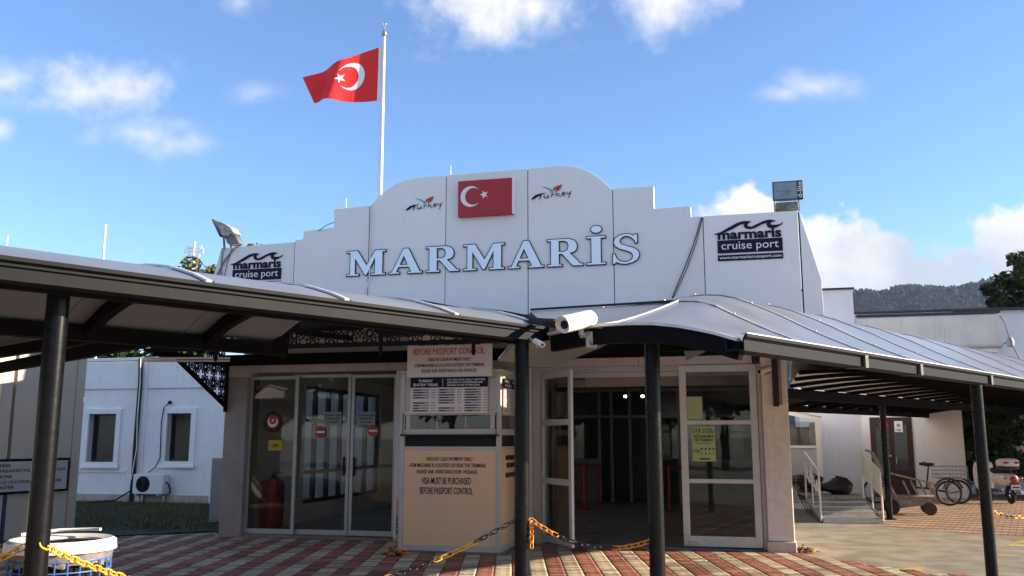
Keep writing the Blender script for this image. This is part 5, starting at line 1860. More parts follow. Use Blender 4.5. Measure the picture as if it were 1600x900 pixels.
box('front_glass', glass('lamp_glass', (.85, .88, .88), 1.0), t, x0 + .02, xg - .005, yf - .08, yf - .076, z0 + .02, z1 - .02)
box('name_strip', NAVY, t, xg + .01, x1 - .015, yf - .058, yf - .051, z0 + .01, z1 - .01)
me = text('d-lite', WPRINT, t, 0, 0, 0, width=(z1 - z0) * .8, height=.07, bold=.01)
fr_, og_ = INFO[t]
for v in me.data.vertices:
    xx, yy, zz = v.co.x + og_[0], v.co.y + og_[1], v.co.z + og_[2]
    v.co = (xg + .065 - zz - og_[0], yf - .061 + yy - og_[1], (z0 + z1) / 2 + xx - og_[2])
gx0, gz0 = B.fy(1212, 328, yf); gx1, _ = B.fy(1248, 328, yf)
box('gear_box', mat('rusty_gear_box', (.26, .24, .22), .6, .3, var=.3, scale=14), t, gx0, gx1, yf - .02, yf + .15, gz0, z0 - .012, bevel=.01)
for x in (gx0 - .012, gx1 + .012): MB().bar((x, yf + .07, PY0 * 0 + 4.93), (x, yf + .07, z0 + .03), .012, .04, (0, 1, 0)).build('yoke_arm', HB, t, smooth=False)
# left floodlight, seen from its side and tipped upwards
xk, zk = B.fy(362, 384, yf)
t = thing('floodlight', 'weathered floodlight tipped upwards on the left end of the parapet', 'floodlight', B, (xk, yf, zk), 'floodlights on the parapet')
q = lambda u, v: B.fy(u, v, yf)
for nm, pts, y0, y1, mt in (('front_glass', [(338, 346), (340.5, 345), (353, 371), (350.5, 373)], yf - .16, yf + .16, mat('dark_lamp_glass', (.05, .05, .06), .15)),
                            ('reflector_shell', [(341, 347), (353, 350), (366, 357), (372, 366), (360, 371), (353, 371)], yf - .13, yf + .13, mat('stained_reflector_shell', (.52, .47, .40), .55, var=.3, scale=12)),
                            ('gear_box', [(356, 369), (363, 366.5), (372, 369), (378, 381), (362, 384), (358, 380)], yf - .09, yf + .09, HB)):
    MB().prism([q(*p) for p in pts], y0, y1).build(nm, mt, t, smooth=False, bevel=.012)
a, b = q(355, 372), q(355, 390)
for d in (-.11, .11): MB().bar((a[0], yf + d, a[1]), (b[0] + .02, yf + d, b[1] - .03), .04, .012, (0, 1, 0)).build('yoke_arm', HB, t, smooth=False)


# ------------------------------------------------------------------ cables on the parapet and roofs
def cable(pts, r, label, m=RUB, name='cable', catg='cable', frame=B):
    o = thing(name, label, catg, frame, pts[0])
    MB().tube(pts, r, 6).build('strand', m, o)
    return o


yc = PY0 - .02
c3 = lambda *L_: [(*[B.fy(u, v, yc)[0]], yc, B.fy(u, v, yc)[1]) for u, v in L_]
o = cable(c3((1096, 340), (1085, 378), (1070, 418), (1058, 446), (1050, 466)), .008, 'pair of black cables slanting down the parapet left of the right sign')
MB().tube([(x + .045 * k / 4 * (4 - k) / 2 + .015, y, z) for k, (x, y, z) in enumerate(c3((1096, 340), (1085, 378), (1070, 418), (1058, 446), (1050, 466)))], .006, 6).build('strand', RUB, o)
o = cable(c3((378, 382), (366, 388), (352, 405), (342, 424), (334, 440)), .014, 'grey conduit curving down from the left floodlight', mat('grey_conduit', (.22, .22, .23), .6), 'conduit', 'conduit')
MB().tube(c3((362, 388), (355, 410), (350, 434)), .006, 6).build('strand', RUB, o)
MB().tube(c3((348, 388), (346, 410), (345, 436)), .012, 6).build('strand', MATS['grey_conduit'], o)
cable(c3((497, 361), (508, 353), (522, 347)), .006, 'thin loop of wire on the left parapet steps')
cable(c3((580, 322), (579, 380), (577, 436), (570, 464)), .012, 'thin white pipe down the left arch panel joint', WHITEF, 'white_pipe', 'pipe')
# bundle of black cables over the left roof to the camera
m = [G.w((*G.fy(u, v, t_)[:0], 0, 0, 0)) if False else None for u, v, t_ in ()]
cb = thing('cable_bundle', 'black cables lying over the left canopy roof towards the white camera', 'cable', W, aty(700, 480, 9))
for k, L_ in enumerate((((618, 470, 9.6), (660, 472, 9.3), (740, 487, 8.6), (800, 497, 7.9), (850, 501, 7.25), (868, 502, 7.1)), ((640, 473, 9.5), (720, 487, 8.7), (790, 499, 7.9), (840, 505, 7.3), (872, 511, 7.1)), ((735, 481, 8.9), (790, 487, 8.3), (830, 495, 7.6), (866, 506, 7.1)))):
    MB().tube([aty(u, v, y) for u, v, y in L_], (.020, .016, .009)[k], 6).build('strand', RUB, cb)

# masts
def mast(u, v0, v1, y, r, label, arms=()):
    p = aty(u, v1, y)
    t = thing('antenna_mast', label, 'mast', W, (p.x, p.y, 0))
    top = aty(u + .4, v0, y)
    MB().tube([(p.x, p.y, 0), (p.x, p.y, top.z)], [r, r * .7], 8).build('pole', WHITEF, t)
    for v, w in arms:
        z = aty(u, v, y).z
        MB().bar((p.x - w, p.y, z), (p.x + w, p.y, z), r * .9, r * .9).bar((p.x - w, p.y, z - .1), (p.x - w, p.y, z + .2), r * .8, r * .8, (1, 0, 0)).bar((p.x + w, p.y, z - .1), (p.x + w, p.y, z + .2), r * .8, r * .8, (1, 0, 0)).build('cross_arm', WHITEF, t, smooth=False)


mast(160.5, 351, 412, 26, .045, 'plain white mast rising above the left canopy roof')
mast(10, 368, 390, 30, .03, 'short thin white rod at the far left above the canopy')
mast(302, 378, 415, 60, .12, 'distant white mast with small cross arms beside the tree tops', ((388, .45), (393, .6), (400, .35)))
p = B.fy(704.5, 258, .2); p0 = B.fy(704.5, 276, .2)
t = thing('roof_rod', 'thin pale rod standing just above the parapet left of the arch', 'rod', B, (p[0], .2, 4))
MB().tube([(p[0], .2, 3.42), (p[0], .2, p[1])], .007, 6).build('rod', WHITEF, t)
p = B.fy(541, 310, .2)
t = thing('roof_rod', 'thin pale rod standing above the stepped left parapet', 'rod', B, (p[0], .2, 4))
MB().tube([(p[0], .2, 3.42), (p[0], .2, p[1])], .007, 6).build('rod', WHITEF, t)

# ------------------------------------------------------------------ buildings on the right
# lean-to bay set back beside the terminal
ly_ = 8.46
wt = thing('glazed_lean_to', 'white framed lean-to with grey lower panel behind the right pier', 'lean-to', B, (4.9, ly_, 0))
lx0, lx1 = XR + .02, X(1284, ly_)
za_, zb_ = Z(634, ly_, 1228), Z(652, ly_, 1283)
m = MB()
m.add([(lx0, ly_ - .06, za_), (lx1, ly_ - .06, zb_), (lx1, ly_ + .04, zb_), (lx0, ly_ + .04, za_), (lx0, ly_ - .06, za_ - .10), (lx1, ly_ - .06, zb_ - .10), (lx1, ly_ + .04, zb_ - .10), (lx0, ly_ + .04, za_ - .10)], [(0, 1, 2, 3), (7, 6, 5, 4), (0, 4, 5, 1), (1, 5, 6, 2), (2, 6, 7, 3), (3, 7, 4, 0)])
m.build('sloping_rail', WHITE, wt, smooth=False)
box('corner_post', WHITE, wt, lx1 - .12, lx1 - .001, ly_ - .055, ly_ + .035, 0, zb_ - .101)
box('mid_rail', WHITE, wt, lx0, lx1 - .121, ly_ - .05, ly_ + .03, Z(700, ly_, 1255), Z(696, ly_, 1255))
box('lower_panel', mat('grey_composite_panel', (.48, .48, .49), .5, var=.04), wt, lx0, lx1 - .121, ly_ - .02, ly_ + .02, .12, Z(700, ly_, 1255) - .001)
box('plinth', STUCCO, wt, lx0, lx1 - .121, ly_ - .06, ly_ + .03, 0, .119)
box('pane', GLASSD, wt, lx0, lx1 - .121, ly_ - .005, ly_ + .005, Z(696, ly_, 1255) + .001, zb_ - .10)
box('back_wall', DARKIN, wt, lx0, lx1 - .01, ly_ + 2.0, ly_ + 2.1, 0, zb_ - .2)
box('side_wall', STUCCO2, wt, lx1 - .11, lx1 - .002, ly_ + .04, ly_ + 2.0, 0, zb_ - .12)
m = MB().add([(lx0, ly_ - .1, za_ + .004), (lx1 + .05, ly_ - .1, zb_ + .004), (lx1 + .05, ly_ + 2.1, zb_ + .004), (lx0, ly_ + 2.1, za_ + .004), (lx0, ly_ - .1, za_ + .04), (lx1 + .05, ly_ - .1, zb_ + .04), (lx1 + .05, ly_ + 2.1, zb_ + .04), (lx0, ly_ + 2.1, za_ + .04)], [(3, 2, 1, 0), (4, 5, 6, 7), (0, 1, 5, 4), (1, 2, 6, 5), (2, 3, 7, 6), (3, 0, 4, 7)])
m.build('roof', WHITE, wt, smooth=False)
# annex with brown door
ay = 13.27
an = thing('white_annex', 'low white annex wall with dark brown glazed door at the right', 'building', B, (8, ay, 0))
ax0_, ax1_ = X(1276, ay), X(1507, ay)
dx0, dx1 = X(1361, ay), X(1427, ay)
atop = Z(610, ay, 1400)
dz = Z(652, ay, 1390)
box('wall', STUCCO2, an, ax0_, dx0, ay, ay + 1.9, 0, atop)
box('wall', STUCCO2, an, dx1, ax1_, ay, ay + 1.9, 0, atop)
box('wall', STUCCO2, an, dx0 + .001, dx1 - .001, ay + .001, ay + 1.899, dz, atop)
box('roof', MATS['flat_roof'], an, ax0_ - .1, ax1_ + .1, ay - .1, ay + 1.9, atop + .002, atop + .1)
BR = mat('dark_brown_door', (.05, .018, .014), .45, var=.2, scale=8)
dr = MB()
w = .14
dr.box(dx0, dx0 + w, ay - .03, ay + .05, 0, dz).box(dx1 - w, dx1, ay - .03, ay + .05, 0, dz).box(dx0 + w, dx1 - w, ay - .029, ay + .049, dz - .2, dz - .001).box(dx0 + w, dx1 - w, ay - .029, ay + .049, 0, .75)
mid = (dx0 + dx1) / 2
dr.box(mid - .06, mid + .06, ay - .028, ay + .048, .75, dz - .2)
door = dr.build('door', BR, an, smooth=False, bevel=.006)
for a, b in ((dx0 + w, mid - .06), (mid + .06, dx1 - w)):
    box('pane', mat('dark_door_pane', (.02, .025, .03), .08, coat=.5), door, a, b, ay + .0, ay + .01, .75, dz - .2)
box('handle', STEEL, door, mid + .07, mid + .10, ay - .07, ay - .031, .9, 1.1)
x, z = B.fy(1381, 665, ay - .05)
t = thing('crescent_sticker', 'red and white crescent sticker on the brown door, left pane', 'sticker', B, (x, ay, z))
r = .125
place_flat(curve_mesh([disc(x, z, r)], 0, .002), 'disc', RED, t, 0, ay - .035, 0)
place_flat(curve_mesh([crescent(x - .005, z, r * .72, r * .55, r * .2)], 0, .002), 'crescent', WPRINT, t, 0, ay - .040, 0)
x0, z1 = B.fy(1397, 658, ay - .04); x1, z0 = B.fy(1411, 675, ay - .04)
t = thing('white_door_notice', 'small white notice with grey emblem on the brown door, right pane', 'notice', B, (x0, ay, z0))
box('sheet', WPRINT, t, x0, x1, ay - .036, ay - .032, z0, z1)
MB().lathe([(0, -.001), (.05, -.001), (.05, .001), (0, .001)], 14, ((x0 + x1) / 2, ay - .038, z0 + (z1 - z0) * .62), 'Y').build('emblem', GPRINT, t)
box('caption', INK, t, x0 + .05, x1 - .05, ay - .038, ay - .0365, z0 + .04, z0 + .07)
# taller block behind
ty = 15.3
tb = thing('white_block', 'larger white flat-roofed building behind the right canopy', 'building', B, (12, ty, 0))
tx0, tx1 = X(1331, ty, 490), 30.0
tz = Z(487, ty, 1480)
box('wall', STUCCO, tb, tx0, X(1507, ty), ty, ty + 8, 0, tz)
box('wall', STUCCO, tb, X(1507, ty) + .002, tx1, ty + .15, ty + 8, 0, tz)
box('coping', mat('dark_coping', (.05, .045, .05), .7), tb, tx0 - .05, tx1, ty - .06, ty + 8, tz + .002, tz + .07)
# long rounded hood along the wall
hy0 = ty - .95
hxa, hxb = X(1340, hy0, 520), X(1566, hy0, 520)
hzt, hzb = Z(492, hy0, 1450), Z(545, hy0, 1450)
prof = [(hy0 + .94, hzt), (hy0 + .10, hzt)] + [(hy0 + .10 - .10 * math.sin(a), hzt - .10 + .10 * math.cos(a)) for a in [R_(k * 15) for k in range(1, 7)]] + [(hy0, hzb + .15)] + [(hy0 + .15 - .15 * math.cos(a), hzb + .15 - .15 * math.sin(a)) for a in [R_(k * 15) for k in range(1, 7)]] + [(hy0 + .94, hzb)]
MB().prismx(prof, hxa, hxb).build('hood', mat('stained_cream_hood', (.62, .60, .55), .75, var=.08, scale=1.2, dirt=.25), tb)
box('hood_edge', MATS['dark_coping'], tb, hxa, hxb, hy0 - .02, hy0 + .3, hzt + .003, hzt + .06)
MB().prismx([(hy0 + .1, hzb - .003), (ty - .003, hzb - .003), (ty - .003, hzb - .45)], X(1470, ty), X(1474, ty)).build('hood_bracket', STUCCO2, tb, smooth=False)
box('hood_soffit', STUCCO2, tb, hxa, hxb - .1, hy0 + .2, ty - .003, hzb - .12, hzb - .004)
cc = [B.fy(u, v, hy0 - .05) for u, v in ((1562, 492), (1570, 505), (1575, 522), (1580, 535), (1592, 560), (1604, 590))]
cable([(x, hy0 - .05, z) for x, z in cc], .012, 'thin black cable hanging off the right end of the cream hood')
x, z = B.fy(1581, 533, hy0 - .1)
t = thing('wall_lamp_cage', 'small wire cage lamp at the right end of the cream hood', 'lamp', B, (x, hy0, z))
MB().lathe([(0, -.16), (.09, -.14), (.11, 0), (.07, .12), (0, .14)], 10, (x, hy0 + .05, z)).build('cage', GPRINT, t)
MB().bar((x, hy0 + .1, z), (x, ty + .14, z), .03, .03).build('arm', STEEL, t, smooth=False)
# small stair-head block nearer the terminal
sy = 11.0
sb = thing('stair_head', 'small white roof block with dark coping beside the parapet end', 'building', B, (6.5, sy, 0))
sxa, sxb = X(1240, sy, 470), X(1333, sy, 470)
box('wall', STUCCO, sb, sxa, sxb, sy, sy + 2, 0, Z(453, sy, 1310))
box('coping', MATS['dark_coping'], sb, sxa - .03, sxb + .04, sy - .05, sy + 2, Z(453, sy, 1310) + .002, Z(450, sy, 1310))


# ------------------------------------------------------------------ small things on the right forecourt
# loading ramp
rp = onz(1332, 818)
RF = Frame(rp, -7)
t = thing('access_ramp', 'aluminium loading ramp with side rails standing on the concrete', 'ramp', RF, (0, 0, 0))
k_ = .0
RW_ = .54
SF = mat('ramp_tread', (.40, .40, .40), .45, .6, var=.2, scale=8, bump=.2)
for i in range(4):
    y0, z0 = .06 + i * .33, .10 + i * .075
    MB().add([(-RW_, y0, z0), (RW_, y0, z0), (RW_, y0 + .31, z0 + .065), (-RW_, y0 + .31, z0 + .065), (-RW_, y0, z0 - .025), (RW_, y0, z0 - .025), (RW_, y0 + .31, z0 + .04), (-RW_, y0 + .31, z0 + .04)], [(0, 1, 2, 3), (7, 6, 5, 4), (0, 4, 5, 1), (1, 5, 6, 2), (2, 6, 7, 3), (3, 7, 4, 0)]).build('tread', SF, t, smooth=False)
    MB().bar((-RW_, y0 - .004, z0 + .004), (RW_, y0 - .004, z0 + .004), .02, .02).build('nosing', ALUW, t, smooth=False)
box('platform', mat('ramp_platform', (.33, .28, .22), .7, var=.2), t, -RW_, RW_ + .1, 1.39, 2.3, .40, .44)
MB().bar((-RW_, 0, .05), (RW_, 0, .05), .06, .08).bar((-.3, -.02, .08), (.3, -.02, .08), .03, .05).build('front_bar', STEEL, t, smooth=False)
for x in (-.45, .45): MB().lathe([(0, -.04), (.055, -.04), (.055, .04), (0, .04)], 12, (x, .08, .055), 'X').build('castor', RUB, t)
for sx in (-1, 1):
    x = sx * (RW_ + .03)
    MB().bar((x, 0, .06), (x, 1.4, .36), .03, .08).build('stringer', STEEL, t, smooth=False)
    m = MB()
    m.tube([(x, 0, .05), (x, 0.02, .95), (x, .12, 1.02), (x, 1.25, 1.32), (x, 1.33, 1.28), (x, 1.35, .4)], .02, 8).tube([(x, .02, .55), (x, 1.34, .86)], .015, 8).tube([(x, .68, .25), (x, .68, 1.16)], .015, 8)
    m.build('handrail', ALUW, t)
    if sx > 0: MB().add([(x + .002, .05, .50), (x + .002, 1.32, .80), (x + .002, 1.32, 1.27), (x + .002, .05, .97), (x + .008, .05, .50), (x + .008, 1.32, .80), (x + .008, 1.32, 1.27), (x + .008, .05, .97)], [(0, 1, 2, 3), (7, 6, 5, 4), (0, 4, 5, 1), (1, 5, 6, 2), (2, 6, 7, 3), (3, 7, 4, 0)]).build('side_sheet', mat('milky_panel', (.55, .55, .46), .5), t, smooth=False)
    else:
        m = MB()
        for q in range(4): m.tube([(x, .1 + q * .3, .5 + q * .07), (x, .25 + q * .3, .8 + q * .07), (x, .4 + q * .3, .57 + q * .07)], .012, 6)
        m.build('lattice', ALUW, t)
# black bag on the platform
bp = RF.w((.12, 1.75, .44))
t = thing('black_bag', 'bulging black bag lying on the ramp platform', 'bag', W, bp)
m = MB()
nn, mm_ = 18, 10
for i in range(mm_ + 1):
    th = math.pi * i / mm_
    for j in range(nn):
        ph = 2 * math.pi * j / nn
        q = 1 + .12 * math.sin(3 * ph + i) + .07 * math.sin(5 * ph - 2 * i)
        m.v.append((bp.x + .36 * math.sin(th) * math.cos(ph) * q, bp.y + .22 * math.sin(th) * math.sin(ph) * q, bp.z + .15 + (.15 + .03 * math.sin(4 * ph + i)) * math.cos(th) * (1 + .35 * math.cos(ph - .5))))
for i in range(mm_):
    for j in range(nn): m.f.append((i * nn + j, i * nn + (j + 1) % nn, (i + 1) * nn + (j + 1) % nn, (i + 1) * nn + j))
m.build('sack', mat('black_bag_cloth', (.016, .016, .018), .6, var=.3, scale=6, bump=.3, bscale=12), t)
MB().tube([(bp.x - .3, bp.y, bp.z + .3), (bp.x - .42, bp.y - .05, bp.z + .36), (bp.x - .5, bp.y - .02, bp.z + .30)], [.07, .05, .03], 8).build('neck', MATS['black_bag_cloth'], t)


def leaf_cloud(clumps, n, size, seed, spread=1.0):
    """leaf-sized quads scattered round clump centres (x, y, z, r)"""
    rnd = random.Random(seed)
    m = MB()
    tot = sum(c[3] ** 2 for c in clumps)
    for (cx, cy, cz, r) in clumps:
        for _ in range(max(8, int(n * r * r / tot))):
            a, b = rnd.uniform(0, 2 * math.pi), rnd.uniform(-1, 1)
            q = r * (rnd.random() ** .45) * spread
            s_ = math.sqrt(1 - b * b)
            p = Vector((cx + q * s_ * math.cos(a), cy + q * s_ * math.sin(a), cz + q * b * .8))
            u = Vector((rnd.gauss(0, 1), rnd.gauss(0, 1), rnd.gauss(0, .6))).normalized()
            v = u.cross(Vector((rnd.gauss(0, 1), rnd.gauss(0, 1), rnd.gauss(0, 1)))).normalized()
            L_, w_ = size * rnd.uniform(.6, 1.3), size * rnd.uniform(.3, .55)
            m.add([p - u * L_, p + v * w_, p + u * L_, p - v * w_], [(0, 1, 2, 3)])
    return m


DK = leafmat('dark_leaf', (.012, .025, .010), (.06, .085, .025))
LG = leafmat('olive_leaf', (.05, .065, .015), (.17, .16, .05))
BARK = mat('bark', (.08, .06, .045), .9, var=.3, scale=9, bump=.5)


def limb_tree(name, label, P, h, clumps, n, size, lm, seed, trunk=.14, group=None, cat_='tree'):
    t = thing(name, label, cat_, W, P, group)
    rnd = random.Random(seed)
    P = Vector(P)
    m = MB()
    top = P + Vector((0, 0, h * .45))
    m.tube([P, P + Vector((.05, .03, h * .2)), top], [trunk, trunk * .8, trunk * .6], 9)
    for (cx, cy, cz, r) in clumps:
        c = Vector((cx, cy, cz))
        st = P.lerp(top, rnd.uniform(.6, 1))
        st.z = min(st.z, cz - .05)
        m.tube([st, st.lerp(c, .5) + Vector((rnd.uniform(-.1, .1), rnd.uniform(-.1, .1), .1)), c], [trunk * .4, trunk * .26, trunk * .08], 6)
    m.build('trunk', BARK, t)
    leaf_cloud(clumps, n, size, seed).build('crown', lm, t, smooth=False)
    return t


def rclumps(c, R3, n, r0, r1, seed):
    rnd = random.Random(seed)
    out = []
    for _ in range(n):
        a, b, q = rnd.uniform(0, 6.28), rnd.uniform(-.9, 1), rnd.random() ** .4
        s_ = math.sqrt(max(0, 1 - b * b))
        out.append((c[0] + R3[0] * q * s_ * math.cos(a), c[1] + R3[1] * q * s_ * math.sin(a), c[2] + R3[2] * q * b, rnd.uniform(r0, r1)))
    return out


# low plant behind the ramp
pp_ = RF.w((-.25, 2.6, 0))
t = thing('potted_shrub', 'small dry shrub behind the ramp by the white annex wall', 'shrub', W, pp_)
leaf_cloud(rclumps((pp_.x, pp_.y, .55), (.42, .25, .25), 9, .12, .2, 3), 900, .05, 4).build('foliage', leafmat('dry_leaf', (.06, .05, .02), (.16, .13, .06)), t, smooth=False)
m = MB()
for k in range(6): m.tube([(pp_.x + .03 * k - .08, pp_.y, 0), (pp_.x + .14 * k - .35, pp_.y, .6)], .01, 5)
m.build('stems', BARK, t)


def wheel(name, c, axis, r, tr, parent, rimm=STEEL, spokes=14):
    c, axis = Vector(c), Vector(axis).normalized()
    a = axis.orthogonal().normalized(); b = axis.cross(a)
    ringp = lambda q, off=0: [c + axis * off + (a * math.cos(2 * math.pi * k / 28) + b * math.sin(2 * math.pi * k / 28)) * q for k in range(28)]
    e = bpy.data.objects.new(name, None); COL.objects.link(e); e.parent = parent; INFO[e] = INFO[parent]
    MB().tube(ringp(r - tr), tr, 8, closed=True).build('tyre', RUB, e)
    m = MB().tube(ringp(r - 2.2 * tr), tr * .35, 6, closed=True)
    m.tube([c - axis * .03, c + axis * .03], .022, 8)
    for k in range(spokes): m.tube([c + axis * (.02 if k % 2 else -.02), c + (a * math.cos(2 * math.pi * k / spokes) + b * math.sin(2 * math.pi * k / spokes)) * (r - 2.2 * tr)], .003, 4)
    m.build('rim', rimm, e)
    return e


# delivery tricycle
tp = onz(1478, 789)
TF = Frame(tp, -10)      # x to the right (rear), y away
tr_ = thing('cargo_tricycle', 'black cargo tricycle with wire basket parked by the annex wall', 'tricycle', TF, (0, 0, 0))
R0 = .26
FRM = mat('black_cycle_enamel', (.02, .02, .022), .35)
lt_ = TF
wheel('rear_wheel', (0.0, -.28, R0), (.25, 1, 0), R0, .022, tr_)
wheel('rear_wheel', (.36, .32, R0), (.25, 1, 0), R0, .022, tr_)
wheel('front_wheel', (-1.35, .25, R0), (.1, 1, 0), R0, .022, tr_)
m = MB()
m.tube([(.0, -.28, R0), (.36, .32, R0)], .016, 8).tube([(.1, 0, R0), (-.35, .05, .34), (-.70, .12, .36), (-1.10, .2, .75)], .02, 8).tube([(-.35, .05, .34), (-.28, .04, .80)], .018, 8)
m.tube([(-1.35, .25, R0), (-1.18, .22, .62), (-1.08, .2, .98)], .018, 8)
m.build('frame', FRM, tr_)
MB().tube([(-1.05, -.10, 1.02), (-1.12, .08, 1.0), (-1.1, .2, .98), (-1.1, .34, 1.0), (-1.0, .52, 1.02)], .014, 8).build('handlebar', STEEL, tr_)
MB().prismx([(0, 0), (0, 0.001), (0.001, 0)], 0, .001) if False else None
m = MB()
m.lathe([(0, .0), (.06, .0), (.12, .03), (.11, .07), (0, .08)], 12, (-.28, .04, .80)).tube([(-.33, .05, .85), (-.46, .07, .85)], [.05, .025], 8)
m.build('saddle', RUB, tr_)
for y_, x_ in ((-.28, 0), (.32, .36)):
    MB().tube([(x_ + (R0 + .035) * math.cos(a), y_, R0 + (R0 + .035) * math.sin(a)) for a in [R_(20 + 150 * k / 12) for k in range(13)]], .020, 6).build('mudguard', FRM, tr_)
m = MB()
bx0, bx1, by0, by1, bz0_, bz1_ = -.15, .42, -.22, .30, .56, .80
for k in range(9):
    x = bx0 + (bx1 - bx0) * k / 8
    m.tube([(x, by0, bz1_), (x, by0, bz0_), (x, by1, bz0_), (x, by1, bz1_)], .007, 4)
for k in range(7):
    y = by0 + (by1 - by0) * k / 6
    m.tube([(bx0, y, bz1_), (bx0, y, bz0_), (bx1, y, bz0_), (bx1, y, bz1_)], .007, 4)
for z in (bz0_, .64, .72, bz1_): m.tube([(bx0, by0, z), (bx1, by0, z), (bx1, by1, z), (bx0, by1, z)], .008, 4, closed=True)
m.build('wire_basket', STEEL, tr_)

# slatted luggage trolley
cp = onz(1431, 804)
CF = Frame(cp, -18)
ct = thing('luggage_trolley', 'rusty slatted luggage trolley with two tall handles beside the far post', 'trolley', CF, (0, 0, 0))
WD = mat('worn_wood', (.34, .28, .22), .8, var=.25, scale=9)
RS = mat('rusty_tube', (.46, .42, .39), .5, .2, var=.3, scale=16)
box('deck', WD, ct, -.45, .32, -.25, .25, .30, .33)
m = MB().tube([(-.32, -.24, .30), (-.66, -.22, 1.08), (-.76, -.22, 1.12)], .022, 8).tube([(-.32, .24, .30), (-.66, .22, 1.08), (-.76, .22, 1.12)], .022, 8)
m.build('handles', RS, ct)
for k in range(5):
    y = -.20 + .1 * k
    MB().bar((-.40, y, .36), (-.62, y, .78), .045, .02).build('slat', WD, ct, smooth=False)
for k in range(4):
    MB().bar((-.1 + .13 * k, -.25, .36), (-.2 + .13 * k, -.25, .60), .02, .035).build('slat', WD, ct, smooth=False)
MB().bar((-.62, -.24, .78), (.30, -.25, .55), .025, .03).bar((.30, -.25, .30), (.30, -.25, .56), .03, .03).bar((.30, .25, .30), (.30, .25, .56), .03, .03).bar((.30, -.25, .55), (.30, .25, .55), .03, .03).build('side_rail', RS, ct, smooth=False)
for x, y in ((.22, -.22), (.22, .22)): MB().lathe([(0, -.03), (.04, -.035), (.105, -.03), (.115, 0), (.105, .03), (.04, .035), (0, .03)], 18, (x, y, .12), 'Y').build('wheel', mat('brown_wheel', (.05, .032, .026), .7), ct)
for x, y in ((-.40, -.2), (-.40, .2)): MB().lathe([(0, -.03), (.04, -.035), (.12, -.03), (.135, 0), (.12, .03), (.04, .035), (0, .03)], 18, (x, y, .135), 'Y').build('wheel', RUB, ct)
ct.scale = (1.2, 1.2, 1.2)
tr_.scale = (1.15, 1.15, 1.15)
box('axle_box', RS, ct, -.44, .28, -.12, .12, .16, .298)

# red and yellow traffic cone-like marker beside the ramp
mp_ = onz(1383, 797)
t = thing('warning_marker', 'small red and yellow warning marker standing behind the ramp rail', 'marker', W, mp_)
MB().lathe([(0, 0), (.12, 0), (.12, .03), (.07, .04), (.055, .22), (0, .22)], 14, (mp_.x, mp_.y, .006)).build('foot', mat('red_marker', (.55, .03, .03), .5), t)
MB().lathe([(0, .225), (.06, .225), (.045, .50), (0, .50)], 14, (mp_.x, mp_.y, .006)).build('body', mat('yellow_marker', (.70, .50, .03), .5), t)

# scooter seen from behind
sp0 = onz(1577, 788)
SF_ = Frame(sp0, -6)
sc = thing('motor_scooter', 'white motor scooter with top case parked tail towards the camera', 'scooter', SF_, (0, 0, 0))
SW = mat('white_scooter_paint', (.75, .75, .74), .25, var=.03, coat=.6)
e = wheel('rear_wheel', (.10, .1, .24), (1, 0, 0), .24, .055, sc, FRM, 8)
e = wheel('front_wheel', (-.10, 1.35, .24), (1, .15, 0), .24, .05, sc, FRM, 8)


def ell(name, m_, c, r3, parent, n=18, k=12, sq=1.0):
    mb = MB()
    for i in range(k + 1):
        th = math.pi * i / k
        for j in range(n):
            ph = 2 * math.pi * j / n
            f = lambda q: math.copysign(abs(q) ** sq, q)
            mb.v.append((c[0] + r3[0] * f(math.sin(th)) * f(math.cos(ph)), c[1] + r3[1] * f(math.sin(th)) * f(math.sin(ph)), c[2] + r3[2] * f(math.cos(th))))
    for i in range(k):
        for j in range(n): mb.f.append((i * n + j, i * n + (j + 1) % n, (i + 1) * n + (j + 1) % n, (i + 1) * n + j))
    return mb.build(name, m_, parent)


ell('tail_body', SW, (.06, .28, .60), (.23, .48, .17), sc, sq=.8)
ell('seat', RUB, (.04, .42, .80), (.16, .45, .09), sc, sq=.7)
ell('top_case', SW, (.02, -.05, 1.0), (.25, .22, .12), sc, sq=.65)
ell('top_case_lid', mat('black_plastic', (.02, .02, .022), .4), (.02, -.04, .90), (.245, .215, .07), sc, sq=.65)
ell('tail_lamp', mat('red_lens', (.42, .02, .02), .15, coat=.5), (.08, -.20, .60), (.10, .04, .085), sc)
for x in (-.10, .15): ell('reflector', MATS['red_lens'], (x, -.265, 1.01), (.075, .02, .025), sc)
for x in (-.11, .27): ell('indicator', mat('amber_lens', (.6, .25, .03), .2), (x, -.16, .63), (.035, .04, .03), sc)
box('number_plate', WPRINT, sc, -.02, .20, -.245, -.235, .36, .48)
box('plate_print', INK, sc, .01, .17, -.248, -.246, .40, .43)
MB().prismx([(-.20, .34), (-.16, .56), (.0, .56), (.0, .50), (-.12, .48), (-.17, .33)], .0, .19).build('mudguard', MATS['black_plastic'], sc, smooth=False)
MB().tube([(.20, .1, .26), (.24, -.05, .28), (.25, -.22, .30)], [.03, .05, .05], 10).build('exhaust', STEEL, sc)
box('footboard', MATS['black_plastic'], sc, -.22, .18, .70, 1.1, .26, .34, bevel=.03)
ell('leg_shield', SW, (-.08, 1.18, .66), (.26, .08, .42), sc, sq=.7)
MB().tube([(-.38, 1.05, 1.02), (-.12, 1.15, 1.0), (.16, 1.1, 1.02)], .018, 8).build('handlebar', FRM, sc)
for x in (-.36, .16):
    MB().tube([(x, 1.08, 1.02), (x - .05 if x < 0 else x + .05, 1.05, 1.2)], .008, 6).build('mirror_stem', FRM, sc)
    ell('mirror', MATS['black_plastic'], (x - .05 if x < 0 else x + .05, 1.05, 1.24), (.06, .02, .04), sc)
MB().tube([(-.05, .45, .30), (-.26, .40, .02)], .012, 6).build('side_stand', FRM, sc)

